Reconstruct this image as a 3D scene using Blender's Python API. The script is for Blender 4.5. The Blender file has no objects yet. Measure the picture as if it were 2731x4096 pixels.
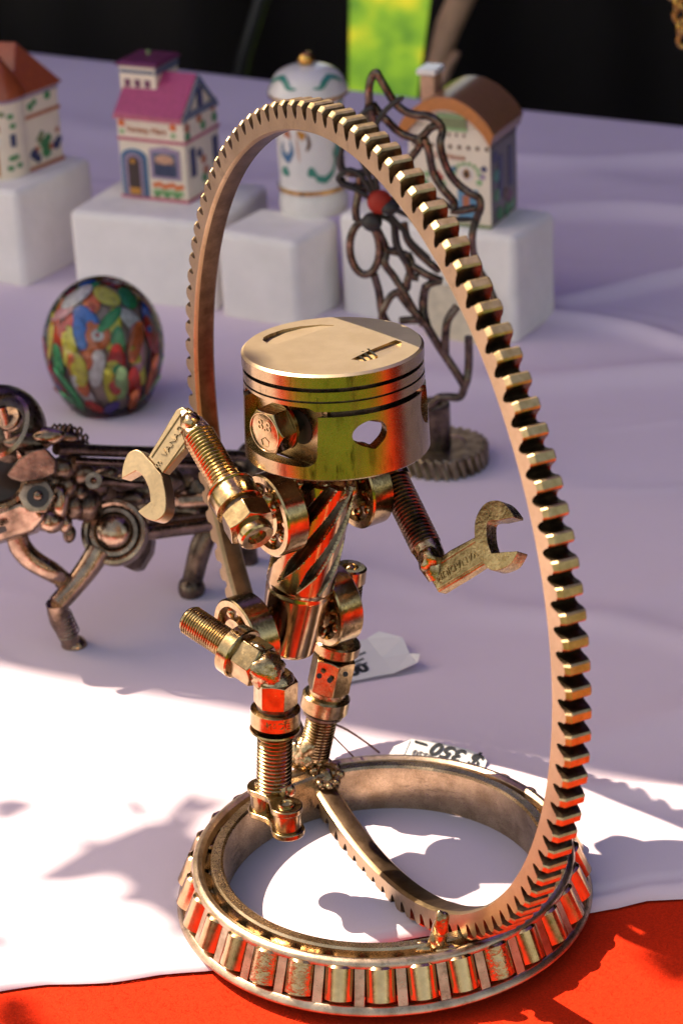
import bpy, bmesh, math, random
import numpy as np
from mathutils import Vector, Matrix, noise

S = bpy.context.scene
COL = S.collection
random.seed(7)
PI = math.pi
R_ = math.radians

# ------------------------------------------------------------------ camera
CAM_Y, CAM_H, PITCH, ROLL, FPX = -0.7513, 0.5050, 0.43768, 0.052736, 10077.0
_c, _s = math.cos(PITCH), math.sin(PITCH)
FWD = Vector((0, _c, -_s)); _up = Vector((0, _s, _c)); _rt = Vector((1, 0, 0))
RT = _rt * math.cos(ROLL) - _up * math.sin(ROLL)
UP = _up * math.cos(ROLL) + _rt * math.sin(ROLL)
CAMP = Vector((0, CAM_Y, CAM_H))
cam = bpy.data.cameras.new('camera')
camo = bpy.data.objects.new('camera', cam); COL.objects.link(camo)
camo.matrix_world = Matrix(((RT.x, UP.x, -FWD.x, CAMP.x), (RT.y, UP.y, -FWD.y, CAMP.y), (RT.z, UP.z, -FWD.z, CAMP.z), (0, 0, 0, 1)))
cam.sensor_fit = 'VERTICAL'; cam.sensor_height = 36; cam.sensor_width = 24
cam.lens = 36 * FPX / 4096
cam.clip_start = 0.02; cam.clip_end = 200
cam.dof.use_dof = True; cam.dof.focus_distance = 0.852; cam.dof.aperture_fstop = 19
S.camera = camo

# ------------------------------------------------------------------ sky, sun, exposure
SUN_EL = R_(52); SUN_AZ = Vector((-0.905, 0.42, 0)).normalized()     # towards the sun, seen from above
W = bpy.data.worlds.new('World'); S.world = W; W.use_nodes = True
nt = W.node_tree; bg = nt.nodes['Background']
sky = nt.nodes.new('ShaderNodeTexSky'); sky.sky_type = 'NISHITA'; sky.sun_disc = False
sky.sun_elevation = SUN_EL; sky.sun_rotation = math.atan2(SUN_AZ.x, SUN_AZ.y)
sky.air_density = 1.0; sky.dust_density = 1.5; sky.ozone_density = 1.0
wb = nt.nodes.new('ShaderNodeMixRGB'); wb.blend_type = 'MULTIPLY'; wb.inputs[0].default_value = 1; wb.inputs[2].default_value = (1.0, .775, .53, 1)
nt.links.new(sky.outputs[0], wb.inputs[1]); nt.links.new(wb.outputs[0], bg.inputs[0]); bg.inputs[1].default_value = 0.15
sl = bpy.data.lights.new('sun', 'SUN'); sl.energy = 4.4; sl.angle = R_(0.53); sl.color = (1.0, 0.83, 0.62)
slo = bpy.data.objects.new('sun', sl); COL.objects.link(slo)
sdir = Vector((SUN_AZ.x * math.cos(SUN_EL), SUN_AZ.y * math.cos(SUN_EL), math.sin(SUN_EL)))
slo.rotation_euler = (-sdir).to_track_quat('-Z', 'Y').to_euler(); slo.location = sdir * 5
S.view_settings.view_transform = 'Standard'; S.view_settings.look = 'None'
S.view_settings.exposure = 1.3; S.view_settings.gamma = 1.0; S.view_settings.use_curve_mapping = False
S.cycles.max_bounces = 10; S.cycles.glossy_bounces = 6; S.cycles.transmission_bounces = 10
S.cycles.caustics_reflective = False; S.cycles.caustics_refractive = False
S.cycles.sample_clamp_indirect = 6

# ------------------------------------------------------------------ measured points -> places in the scene
# (u, v) are measured on a 1568 x 2352 copy of the photograph; the depth is given by a known y, distance or height.
K = 2731 / 1568
def ray(u, v): return FWD + RT * ((u * K - 1365.5) / FPX) - UP * ((v * K - 2048) / FPX)
def T(u, v, z=0.0):
    d = ray(u, v); return CAMP + d * ((z - CAMP.z) / d.z)
def P(u, v, y):
    d = ray(u, v); return CAMP + d * ((y - CAMP.y) / d.y)
def PD(u, v, D): return CAMP + ray(u, v) * D
def PN(u, v, o, n):
    d = ray(u, v); return CAMP + d * ((o - CAMP).dot(n) / d.dot(n))
def depth(p): return (p - CAMP).dot(FWD)
def proj(p):
    q = p - CAMP; z = q.dot(FWD)
    return ((1365.5 + FPX * q.dot(RT) / z) / K, (2048 - FPX * q.dot(UP) / z) / K)
def height_at(base, v):
    lo, hi = 0.0, 0.5
    for _ in range(40):
        m = (lo + hi) / 2
        if proj(base + Vector((0, 0, m)))[1] > v: lo = m
        else: hi = m
    return lo
def camdir(x, y, z):      # a direction given as right / up / towards the viewer
    return (RT * x + UP * y - FWD * z).normalized()

# ------------------------------------------------------------------ mesh builder
def frame(Z, X=None):
    Z = Vector(Z).normalized()
    if X is None: X = Vector((1, 0, 0)) if abs(Z.x) < 0.8 else Vector((0, 1, 0))
    X = (Vector(X) - Z * Vector(X).dot(Z)).normalized()
    return X, Z.cross(X), Z

class MB:
    def __init__(s): s.v = []; s.f = []
    def add(s, vs, fs):
        o = len(s.v); s.v += [tuple(p) for p in vs]; s.f += [tuple(i + o for i in f) for f in fs]; return s
    def lathe(s, prof, O, Z, n=48, X=None, closed=False, rf=None):
        X, Y, Z = frame(Z, X); O = Vector(O); vs = []; fs = []
        m = len(prof)
        for r, z in prof:
            for k in range(n):
                a = 2 * PI * k / n
                rr = rf(r, z, a) if rf else r
                vs.append(O + X * (rr * math.cos(a)) + Y * (rr * math.sin(a)) + Z * z)
        for i in range(m if closed else m - 1):
            j = (i + 1) % m
            for k in range(n):
                l = (k + 1) % n
                fs.append((i * n + k, i * n + l, j * n + l, j * n + k))
        if not closed:
            if prof[0][0] > 1e-7: fs.append(tuple(range(n - 1, -1, -1)))
            if prof[-1][0] > 1e-7: fs.append(tuple((m - 1) * n + k for k in range(n)))
        return s.add(vs, fs)
    def hexhead(s, rc, h, O, Z, X=None, ch=0.5, both=False):
        ri = rc * math.cos(PI / 6)
        def rad(a): return ri / math.cos(((a + PI / 6) % (PI / 3)) - PI / 6)
        X, Y, Z = frame(Z, X); O = Vector(O); n = 48; vs = []; fs = []
        rings = []
        def ring(f, zf):
            rings.append([O + X * (f(a) * math.cos(a)) + Y * (f(a) * math.sin(a)) + Z * zf(a) for a in [2 * PI * k / n for k in range(n)]])
        if both:
            ring(lambda a: ri * .97, lambda a: 0); ring(rad, lambda a: (rad(a) - ri * .97) * ch)
        else: ring(rad, lambda a: 0)
        ring(rad, lambda a: h - (rad(a) - ri * .97) * ch); ring(lambda a: ri * .97, lambda a: h)
        for r in rings: vs += r
        m = len(rings)
        for i in range(m - 1):
            for k in range(n):
                l = (k + 1) % n; fs.append((i * n + k, i * n + l, (i + 1) * n + l, (i + 1) * n + k))
        fs.append(tuple(range(n - 1, -1, -1))); fs.append(tuple((m - 1) * n + k for k in range(n)))
        return s.add(vs, fs)
    def thread(s, r, A, B, pitch=0.0013, depth=0.0008, n=40, cap=0.001):
        A = Vector(A); B = Vector(B); L = (B - A).length
        prof = [(0, 0), (r - depth - .0005, 0), (r - depth, cap * .6)]
        z = cap
        while z + pitch < L - cap * .5:
            prof += [(r - depth, z), (r, z + pitch * .42), (r, z + pitch * .6)]; z += pitch
        prof += [(r - depth, z), (r - depth, L), (0, L)]
        return s.lathe(prof, A, B - A, n)
    def tube(s, pts, r, n=10, cap=True):
        pts = [Vector(p) for p in pts]; m = len(pts)
        rs = r if isinstance(r, (list, tuple)) else [r] * m
        vs = []; fs = []; X = None
        for i, p in enumerate(pts):
            t = (pts[min(i + 1, m - 1)] - pts[max(i - 1, 0)]).normalized()
            X, Y, _ = frame(t, X if X is not None else None)
            for k in range(n):
                a = 2 * PI * k / n; vs.append(p + X * (rs[i] * math.cos(a)) + Y * (rs[i] * math.sin(a)))
        for i in range(m - 1):
            for k in range(n):
                l = (k + 1) % n; fs.append((i * n + k, i * n + l, (i + 1) * n + l, (i + 1) * n + k))
        if cap:
            fs.append(tuple(range(n - 1, -1, -1))); fs.append(tuple((m - 1) * n + k for k in range(n)))
        return s.add(vs, fs)
    def ringtube(s, C, ax, ay, r, n=48, m=10, rx=1.0, ry=1.0):
        pts = [(Vector(C) + ax * (rx * math.cos(2 * PI * k / n)) + ay * (ry * math.sin(2 * PI * k / n))) for k in range(n)]
        nz = ax.cross(ay).normalized(); vs = []; fs = []
        for i, p in enumerate(pts):
            t = (pts[(i + 1) % n] - pts[i - 1]).normalized(); q = t.cross(nz)
            for k in range(m):
                a = 2 * PI * k / m; vs.append(p + q * (r * math.cos(a)) + nz * (r * math.sin(a)))
        for i in range(n):
            j = (i + 1) % n
            for k in range(m):
                l = (k + 1) % m; fs.append((i * m + k, j * m + k, j * m + l, i * m + l))
        return s.add(vs, fs)
    def prism(s, poly, ext):
        poly = [Vector(p) for p in poly]; ext = Vector(ext); n = len(poly)
        nrm = Vector((0, 0, 0))
        for i in range(n): nrm += poly[i].cross(poly[(i + 1) % n])
        if nrm.dot(ext) > 0: poly = poly[::-1]
        vs = poly + [p + ext for p in poly]
        fs = [tuple(range(n)), tuple(range(2 * n - 1, n - 1, -1))]
        for i in range(n):
            j = (i + 1) % n; fs.append((j, i, i + n, j + n))
        return s.add(vs, fs)
    def box(s, O, a, b, c):
        O = Vector(O); a, b, c = Vector(a), Vector(b), Vector(c)
        return s.prism([O, O + a, O + a + b, O + b], c)
    def ell(s, C, ax, ay, az, n=24, m=14, disp=0.0, seed=0, scale=300):
        C = Vector(C); vs = [C + az]; fs = []
        for i in range(1, m):
            t = PI * i / m
            for k in range(n):
                a = 2 * PI * k / n
                d = ax * (math.sin(t) * math.cos(a)) + ay * (math.sin(t) * math.sin(a)) + az * math.cos(t)
                if disp: d = d * (1 + disp * noise.noise((C + d) * scale + Vector((seed, seed * 1.7, 0))))
                vs.append(C + d)
        vs.append(C - az); last = len(vs) - 1
        for k in range(n): fs.append((0, 1 + k, 1 + (k + 1) % n))
        for i in range(m - 2):
            for k in range(n):
                l = (k + 1) % n; a = 1 + i * n; b = a + n; fs.append((a + k, b + k, b + l, a + l))
        for k in range(n): fs.append((last, last - n + (k + 1) % n, last - n + k))
        return s.add(vs, fs)
    def blob(s, C, r, seed=0, disp=0.35, sq=(1, 1, 1), scale=260):
        return s.ell(C, Vector((r * sq[0], 0, 0)), Vector((0, r * sq[1], 0)), Vector((0, 0, r * sq[2])), 22, 14, disp, seed, scale)
    def mesh(s, name):
        me = bpy.data.meshes.new(name); me.from_pydata(s.v, [], s.f); me.update()
        bm = bmesh.new(); bm.from_mesh(me); bmesh.ops.remove_doubles(bm, verts=bm.verts, dist=1e-7)
        bmesh.ops.recalc_face_normals(bm, faces=bm.faces); bm.to_mesh(me); bm.free()
        return me
    def build(s, name, mat, parent=None, smooth=35, bevel=0, segs=2):
        return link(name, s.mesh(name), mat, parent, smooth, bevel, segs)

def finish(me, smooth):
    if smooth:
        me.shade_smooth(); me.set_sharp_from_angle(angle=R_(smooth))
def link(name, me, mat, parent=None, smooth=35, bevel=0, segs=2):
    o = bpy.data.objects.new(name, me); COL.objects.link(o)
    if mat is not None and not me.materials: me.materials.append(mat)
    finish(me, smooth)
    if parent is not None:
        o.parent = parent
        if parent.type == 'EMPTY': o.matrix_parent_inverse = Matrix.Translation(-parent.location)
    if bevel:
        b = o.modifiers.new('bevel', 'BEVEL'); b.width = bevel; b.segments = segs; b.limit_method = 'ANGLE'; b.angle_limit = R_(40)
    return o
def tag(o, label=None, cat=None, group=None, kind=None):
    if label: o['label'] = label
    if cat: o['category'] = cat
    if group: o['group'] = group
    if kind: o['kind'] = kind
    return o
def empty(name, loc):
    o = bpy.data.objects.new(name, None); o.location = loc; o.empty_display_size = .02; COL.objects.link(o); return o
def instance(name, me, parent, M):
    o = bpy.data.objects.new(name, me); COL.objects.link(o); o.parent = parent
    if parent.type == 'EMPTY': o.matrix_parent_inverse = Matrix.Translation(-parent.location)
    o.matrix_basis = M; return o
def mat4(O, X, Y, Z):
    return Matrix(((X.x, Y.x, Z.x, O.x), (X.y, Y.y, Z.y, O.y), (X.z, Y.z, Z.z, O.z), (0, 0, 0, 1)))
def bake(o):      # replace an object's mesh by its evaluated one (booleans)
    dg = bpy.context.evaluated_depsgraph_get(); dg.update()
    me = bpy.data.meshes.new_from_object(o.evaluated_get(dg)); o.modifiers.clear(); o.data = me; return o
def text(name, body, size, O, X, Y, mat, parent, thick=.0002, shear=0.0, bold=0.0):
    cu = bpy.data.curves.new(name, 'FONT'); cu.body = body; cu.size = size; cu.extrude = thick; cu.align_x = 'CENTER'; cu.align_y = 'CENTER'
    cu.shear = shear; cu.offset = bold; cu.resolution_u = 3
    t = bpy.data.objects.new('tmp', cu); COL.objects.link(t)
    dg = bpy.context.evaluated_depsgraph_get(); dg.update()
    me = bpy.data.meshes.new_from_object(t.evaluated_get(dg)); bpy.data.objects.remove(t)
    X = Vector(X).normalized(); Z = X.cross(Vector(Y)).normalized(); Y = Z.cross(X)
    me.transform(mat4(Vector(O), X, Y, Z)); me.materials.clear()
    return link(name, me, mat, parent, 0)

# ------------------------------------------------------------------ materials
def newmat(name):
    m = bpy.data.materials.new(name); m.use_nodes = True
    return m, m.node_tree, m.node_tree.nodes['Principled BSDF']
def nz(t, scale, detail=4, rough=.55, vec=None, stretch=None):
    n = t.nodes.new('ShaderNodeTexNoise'); n.inputs['Scale'].default_value = scale; n.inputs['Detail'].default_value = detail; n.inputs['Roughness'].default_value = rough
    if vec is None:
        tc = t.nodes.new('ShaderNodeNewGeometry'); vec = tc.outputs['Position']
    if stretch:
        mp = t.nodes.new('ShaderNodeMapping'); mp.inputs['Scale'].default_value = stretch
        if len(stretch) == 3: pass
        t.links.new(vec, mp.inputs['Vector']); vec = mp.outputs[0]
    t.links.new(vec, n.inputs['Vector']); return n
def ramp(t, src, stops):
    r = t.nodes.new('ShaderNodeValToRGB'); e = r.color_ramp.elements
    e[0].position, e[0].color = stops[0][0], (*stops[0][1], 1); e[1].position, e[1].color = stops[-1][0], (*stops[-1][1], 1)
    for p, c in stops[1:-1]:
        x = e.new(p); x.color = (*c, 1)
    t.links.new(src, r.inputs[0]); return r
def maprange(t, src, a, b, lo=.3, hi=.7):
    m = t.nodes.new('ShaderNodeMapRange'); m.inputs[1].default_value = lo; m.inputs[2].default_value = hi; m.inputs[3].default_value = a; m.inputs[4].default_value = b
    t.links.new(src, m.inputs[0]); return m
def bump(t, b, src, strength, dist):
    n = t.nodes.new('ShaderNodeBump'); n.inputs['Strength'].default_value = strength; n.inputs['Distance'].default_value = dist
    t.links.new(src, n.inputs['Height']); t.links.new(n.outputs[0], b.inputs['Normal']); return n
def metal(name, c, dark, r0, r1, scale=220, bstr=.25, bdist=.0002, stretch=None, fine=1800):
    m, t, b = newmat(name); b.inputs['Metallic'].default_value = 1
    n = nz(t, scale, 5, .6); rp = ramp(t, n.outputs[0], [(.34, dark), (.5, tuple(.55 * a + .45 * d for a, d in zip(c, dark))), (.62, c)])
    t.links.new(rp.outputs[0], b.inputs['Base Color'])
    n2 = nz(t, fine, 3, .6, stretch=stretch)
    t.links.new(maprange(t, n2.outputs[0], r0, r1).outputs[0], b.inputs['Roughness'])
    bump(t, b, n2.outputs[0], bstr, bdist); return m
def plain(name, c, rough=.5, spec=.5, **kw):
    m, t, b = newmat(name); b.inputs['Roughness'].default_value = rough; b.inputs['Specular IOR Level'].default_value = spec
    n = nz(t, kw.get('scale', 150), 4)
    v = kw.get('var', .12)
    rp = ramp(t, n.outputs[0], [(.3, tuple(x * (1 - v) for x in c)), (.7, tuple(min(1, x * (1 + v)) for x in c))])
    t.links.new(rp.outputs[0], b.inputs['Base Color'])
    if kw.get('bump'): bump(t, b, n.outputs[0], kw['bump'], kw.get('bdist', .0005))
    if kw.get('coat'): b.inputs['Coat Weight'].default_value = kw['coat']; b.inputs['Coat Roughness'].default_value = .08
    return m
WARM = (.83, .60, .39); WDARK = (.46, .30, .17)
M = {}
M['face'] = metal('ground steel', (.43, .32, .19), (.34, .25, .145), .32, .46, 60, .22, .00012, fine=900)
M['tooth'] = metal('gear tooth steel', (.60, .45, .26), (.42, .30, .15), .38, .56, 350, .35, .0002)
M['flank'] = metal('scaled gear flank', (.13, .088, .052), (.05, .033, .022), .36, .52, 350, .35, .0003)  # shade of the tooth valleys painted into the flank colour
M['bore'] = metal('turned bore steel', (.15, .10, .065), (.08, .05, .03), .30, .42, 160, .25, .0002)  # dark reflections inside the ring put into the bore colour
M['piston'] = metal('cast aluminium', (.42, .32, .18), (.33, .25, .14), .20, .30, 90, .05, .0001, fine=2600)
M['crown'] = metal('piston crown aluminium', (.80, .64, .43), (.72, .56, .36), .42, .52, 90, .10, .0001, fine=2600)
M['bolt'] = metal('zinc plated steel', (.49, .36, .19), (.28, .20, .10), .13, .28, 200, .16, .0003, fine=700)
M['weld'] = metal('weld bead', (.56, .41, .24), (.24, .16, .08), .14, .32, 380, .45, .0006, fine=600)
M['torso'] = metal('drill steel', (.42, .30, .17), (.29, .20, .11), .12, .22, 160, .06, .0001)
M['flute'] = metal('oxidised flute', (.15, .11, .08), (.06, .045, .035), .25, .40, 260, .3, .0002)  # darker colour for the deep faces of the flutes
M['race'] = metal('bearing race steel', (.60, .45, .29), (.38, .27, .16), .22, .36, 120, .18, .0002)
M['cage'] = metal('pressed cage steel', (.58, .45, .33), (.36, .27, .19), .26, .40, 160, .25, .0002)
M['roller'] = metal('roller steel', (.55, .38, .22), (.44, .30, .16), .13, .22, 200, .10, .0002, fine=500)
M['pitted'] = metal('pitted roller steel', (.55, .38, .22), (.40, .26, .13), .15, .30, 300, .45, .0006, fine=420)
M['wrench'] = metal('aged wrench steel', (.46, .34, .16), (.22, .155, .065), .18, .34, 200, .5, .0005, fine=700)
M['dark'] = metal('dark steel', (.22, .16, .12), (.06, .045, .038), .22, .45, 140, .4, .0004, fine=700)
M['horse'] = metal('brown steel', (.44, .31, .22), (.13, .09, .065), .15, .30, 110, .3, .0005, fine=500)
M['web'] = metal('lacquered steel rod', (.22, .16, .125), (.05, .04, .034), .22, .42, 200, .4, .0004, fine=600)
M['bronze'] = metal('oily gear bronze', (.46, .38, .26), (.20, .15, .10), .28, .45, 160, .3, .0003)
M['black'] = plain('black rubber', (.02, .018, .017), .5)
M['foam'] = plain('white foam', (.95, .885, .83), .85, .2, scale=45, var=.05, bump=.5, bdist=.004)
M['cream'] = plain('cream card', (.74, .63, .46), .8, .2)
M['porcelain'] = plain('glazed porcelain', (.84, .79, .75), .22, .5, var=.03, coat=.5)
M['ivory'] = plain('ivory porcelain', (.86, .74, .58), .3, .5, var=.04, coat=.3)
M['gold'] = metal('gilding', (.90, .52, .14), (.55, .28, .06), .15, .3, 200, .05, .0001)
def streaks(m, strength, stretch, scale=60):
    t = m.node_tree; b = t.nodes['Principled BSDF']; l = b.inputs['Base Color'].links[0]; src = l.from_socket
    n = nz(t, scale, 6, .7, stretch=stretch); r = ramp(t, n.outputs[0], [(.52, (1, 1, 1)), (.64, (1 - strength,) * 3)])
    n2 = nz(t, 35, 2); r2 = ramp(t, n2.outputs[0], [(.45, (0, 0, 0)), (.6, (1, 1, 1))])
    mx = t.nodes.new('ShaderNodeMixRGB'); mx.blend_type = 'MULTIPLY'; t.links.new(r2.outputs[0], mx.inputs[0]); t.links.new(src, mx.inputs[1]); t.links.new(r.outputs[0], mx.inputs[2]); t.links.new(mx.outputs[0], b.inputs['Base Color'])
streaks(M['piston'], .75, (5, 5, 1.0)); streaks(M['bolt'], .6, (3, 3, 3)); streaks(M['face'], .25, (4, 4, 4)); streaks(M['cage'], .4, (4, 4, 4)); streaks(M['race'], .5, (2, 2, 8))
def paint(n, c): M[n] = plain(n + ' glaze', c, .35, .5, var=.15, coat=.3, scale=400)
for n, c in dict(pink=(.42, .055, .16), rose=(.55, .14, .20), purple=(.16, .03, .09), terracotta=(.36, .075, .025), rust=(.50, .16, .06), orange=(.75, .16, .03), green=(.06, .26, .08), mint=(.28, .46, .20),
                 teal=(.05, .26, .19), blue=(.06, .17, .33), navy=(.03, .04, .12), slate=(.12, .15, .22), lilac=(.36, .26, .38), brown=(.13, .055, .02), ochre=(.55, .24, .03), dusk=(.05, .03, .02), redpaint=(.42, .03, .012),
                 thatch=(.24, .11, .055), thatchedge=(.50, .17, .025), sideslate=(.13, .11, .11), olive=(.20, .24, .10), peach=(.6, .33, .2), skyblue=(.12, .28, .42)).items(): paint(n, c)
# cloths
def cloth_mat(name, c, weave, bstr, rough=.9, fuzz=False):
    m, t, b = newmat(name); b.inputs['Roughness'].default_value = rough; b.inputs['Specular IOR Level'].default_value = .15
    n = nz(t, 9, 4); n2 = nz(t, weave, 4, .7)
    rp = ramp(t, n.outputs[0], [(.3, tuple(x * .95 for x in c)), (.7, c)]); 
    mx = t.nodes.new('ShaderNodeMixRGB'); mx.blend_type = 'MULTIPLY'; mx.inputs[0].default_value = 1
    r2 = ramp(t, n2.outputs[0], [(.3, (.60, .60, .60) if fuzz else (.97, .97, .97)), (.7, (1, 1, 1))])
    t.links.new(rp.outputs[0], mx.inputs[1]); t.links.new(r2.outputs[0], mx.inputs[2]); t.links.new(mx.outputs[0], b.inputs['Base Color'])
    bump(t, b, n2.outputs[0], bstr, .0006)
    if fuzz: b.inputs['Sheen Weight'].default_value = .03; b.inputs['Sheen Tint'].default_value = (1, .35, .15, 1)
    return m
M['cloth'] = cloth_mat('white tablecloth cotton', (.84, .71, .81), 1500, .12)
M['felt'] = cloth_mat('red felt', (.82, .032, .004), 1300, .6, .95, True)
M['curtain'] = cloth_mat('black curtain', (.030, .024, .021), 300, .3)
M['canopy'] = plain('canopy cloth', (.56, .49, .80), .9, .1)
_t = M['canopy'].node_tree; _b = _t.nodes['Principled BSDF']; _tl = _t.nodes.new('ShaderNodeBsdfTranslucent'); _tl.inputs[0].default_value = (.37, .30, .92, 1); _mx = _t.nodes.new('ShaderNodeMixShader'); _mx.inputs[0].default_value = .32
_t.links.new(_b.outputs[0], _mx.inputs[1]); _t.links.new(_tl.outputs[0], _mx.inputs[2]); _t.links.new(_mx.outputs[0], _t.nodes['Material Output'].inputs[0])
def grass_mat():
    m, t, b = newmat('sunlit lawn'); b.inputs['Roughness'].default_value = .9; b.inputs['Specular IOR Level'].default_value = .1
    n = nz(t, 9, 5, .65, stretch=(1, .30, 1)); rp = ramp(t, n.outputs[0], [(.36, (.025, .08, .004)), (.50, (.07, .15, .005)), (.62, (.17, .20, .005)), (.76, (.32, .25, .010))])
    t.links.new(rp.outputs[0], b.inputs['Base Color']); return m
M['grass'] = grass_mat()
M['bark'] = plain('bark', (.62, .36, .22), .9, .2, scale=25, var=.5, bump=.5, bdist=.01)
M['leaf'] = plain('leaf green', (.06, .12, .02), .5, .4)
M['paper'] = plain('tag paper', (.78, .76, .76), .7, .3, var=.02)
M['ink'] = plain('black ink', (.02, .022, .028), .6, .3)
M['greyink'] = plain('grey print', (.16, .15, .16), .7, .3)
M['string'] = plain('brown thread', (.12, .045, .03), .7, .2)

# ------------------------------------------------------------------ setting
def grid_obj(name, X, Y, Z, mat, flip=False):
    ny, nx = X.shape; v = np.stack([X, Y, Z], -1).reshape(-1, 3)
    f = [(j * nx + i, j * nx + i + 1, (j + 1) * nx + i + 1, (j + 1) * nx + i) for j in range(ny - 1) for i in range(nx - 1)]
    me = bpy.data.meshes.new(name); me.from_pydata(v.tolist(), [], f); me.update()
    return link(name, me, mat, None, 180)
gx, gy = np.meshgrid(np.linspace(-40, 40, 41), np.linspace(-40, 60, 51))
tag(grid_obj('grass_ground', gx, gy, 0 * gx - .76 + .01 * np.sin(gx * 2.1) * np.cos(gy * 1.7), M['grass']), 'sunlit yellow green lawn seen through the gap in the black curtain', kind='structure')

def edge_y(x):      # the hem of the white cloth where it lies on the red felt
    pts = [T(u, v) for u, v in [(-300, 2330), (0, 2284), (110, 2265), (256, 2254), (365, 2241), (467, 2238), (620, 2222), (807, 2187), (983, 2156), (1150, 2128), (1361, 2102), (1421, 2092), (1486, 2073), (1568, 2064), (1900, 2030)]]
    xs = [-1.3, -.5] + [p.x for p in pts] + [.5, 1.2]; ys = [-.10, -.075] + [p.y for p in pts] + [.03, .1]
    return np.interp(x, xs, ys)
def back_y(x): return (.903 - .525 * x) / .851
def wr(x, y):       # soft creases of a cloth taken out of its folds
    z = .0006 * np.sin(x * 9 + 3 * np.sin(y * 4)) + .0005 * np.sin(y * 13 + 2 * np.sin(x * 5) + 1)
    rng = np.random.RandomState(3)
    for cx, cy, a, L, w, h in [(.22, .72, -.15, .25, .010, .0030), (.27, .62, .18, .22, .008, .0026), (.30, .80, -.32, .25, .012, .0028), (.18, .52, -.55, .16, .008, .0018), (.24, .45, -.2, .2, .014, .0020),
                              (.20, .25, .5, .12, .012, .0014), (.14, .18, -.3, .1, .010, .0013), (.21, .12, .15, .12, .012, .0022), (.13, .052, -.02, .05, .006, .0022), (-.05, .33, .3, .1, .012, .0010), (.03, .24, -.4, .1, .012, .0010),
                              (-.19, .86, -.2, .2, .012, .0016), (-.12, .80, -.2, .12, .02, .0022), (-.2, .05, .1, .1, .012, .0014), (-.13, -.012, .12, .06, .007, .0012), (.30, .95, -.5, .2, .02, .0024), (.0, .9, -.5, .2, .02, .0016)]:
        dx, dy = x - cx, y - cy; p = dx * math.cos(a) + dy * math.sin(a); q = -dx * math.sin(a) + dy * math.cos(a) + .01 * np.sin(p * 30)
        z = z + (3.0 * h if cy > .4 else 1.5 * h) * np.exp(-(p / L) ** 2 - (q / w) ** 2)
    for k in range(26):
        cx, cy, a, L, w, h = rng.uniform(-.25, .4), rng.uniform(.12, .9), rng.uniform(-.9, .6), rng.uniform(.03, .09), rng.uniform(.003, .007), rng.uniform(.0003, .0009)
        p = (x - cx) * math.cos(a) + (y - cy) * math.sin(a); q = -(x - cx) * math.sin(a) + (y - cy) * math.cos(a) + .006 * np.sin(p * 45 + k); z = z + h * np.exp(-(p / L) ** 2 - (q / w) ** 2)
    return np.maximum(z, -.0006)
xs = np.concatenate([np.linspace(-1.2, -.3, 40)[:-1], np.linspace(-.3, .4, 260), np.linspace(.4, 1.2, 40)[1:]])
ts = np.linspace(0, 1, 300) ** 1.3
X, Tt = np.meshgrid(xs, ts)
Y0 = edge_y(X); Y1 = back_y(X); Y = Y0 + (Y1 - Y0) * Tt
d0 = Y - Y0
Z = .0030 + wr(X, Y)
Z = np.where(d0 < .012, .0012 + (Z - .0012) * np.clip(d0 / .012, 0, 1) + .0016 * np.exp(-((d0 - .004) / .003) ** 2), Z)
Z[0] = .0004
Y = Y + np.where(Tt < .2, .0012 * np.sin(X * 90) * np.exp(-d0 / .01), 0)
nb = 10
Xb = np.repeat(X[-1:], nb, 0); Yb = np.repeat(Y[-1:], nb, 0) + np.linspace(.004, .02, nb)[:, None] + .012 * np.sin(Xb * 22) * np.linspace(0, 1, nb)[:, None]; Zb = Z[-1:] - np.linspace(.006, .5, nb)[:, None]
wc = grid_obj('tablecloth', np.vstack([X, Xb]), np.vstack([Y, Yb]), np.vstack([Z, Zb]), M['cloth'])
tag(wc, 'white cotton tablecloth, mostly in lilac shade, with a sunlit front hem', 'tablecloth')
X, Y = np.meshgrid(np.linspace(-1.2, 1.2, 240), np.linspace(-.26, .16, 120))
Z = -.0006 + .0004 * np.sin(X * 21 + 2) * np.sin(Y * 17)
nb = 8
Xb = np.repeat(X[:1], nb, 0); Yb = np.repeat(Y[:1], nb, 0) - np.linspace(.002, .012, nb)[::-1][:, None] - .01 * np.sin(Xb * 25) * np.linspace(1, 0, nb)[:, None]; Zb = Z[:1] - np.linspace(.6, .004, nb)[:, None]
tag(grid_obj('felt_cloth', np.vstack([Xb, X]), np.vstack([Yb, Y]), np.vstack([Zb, Z]), M['felt']), 'bright red felt cloth at the front edge under the white hem', 'felt cloth')

fm = MB(); fr_ = random.Random(11)
for _ in range(9000):
    x, y = fr_.uniform(-.14, .14), fr_.uniform(-.095, .012)
    a = fr_.uniform(0, 2 * PI); l = fr_.uniform(.0012, .0034); b_ = a + fr_.uniform(-1, 1); w_ = Vector((-math.sin(a), math.cos(a), 0)) * .00005
    p0 = Vector((x, y, -.0006)); p1 = p0 + Vector((math.cos(a) * l * .5, math.sin(a) * l * .5, fr_.uniform(.0004, .0011))); p2 = p1 + Vector((math.cos(b_) * l * .5, math.sin(b_) * l * .5, fr_.uniform(-.0007, .0004)))
    if y > float(edge_y(x)) - .001: continue
    fm.add([p0 - w_, p0 + w_, p1 + w_, p1 - w_, p2], [(0, 1, 2, 3), (3, 2, 4)])
tag(fm.build('felt_fibre', M['felt'], bpy.data.objects['felt_cloth'], 0), kind='stuff')

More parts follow.
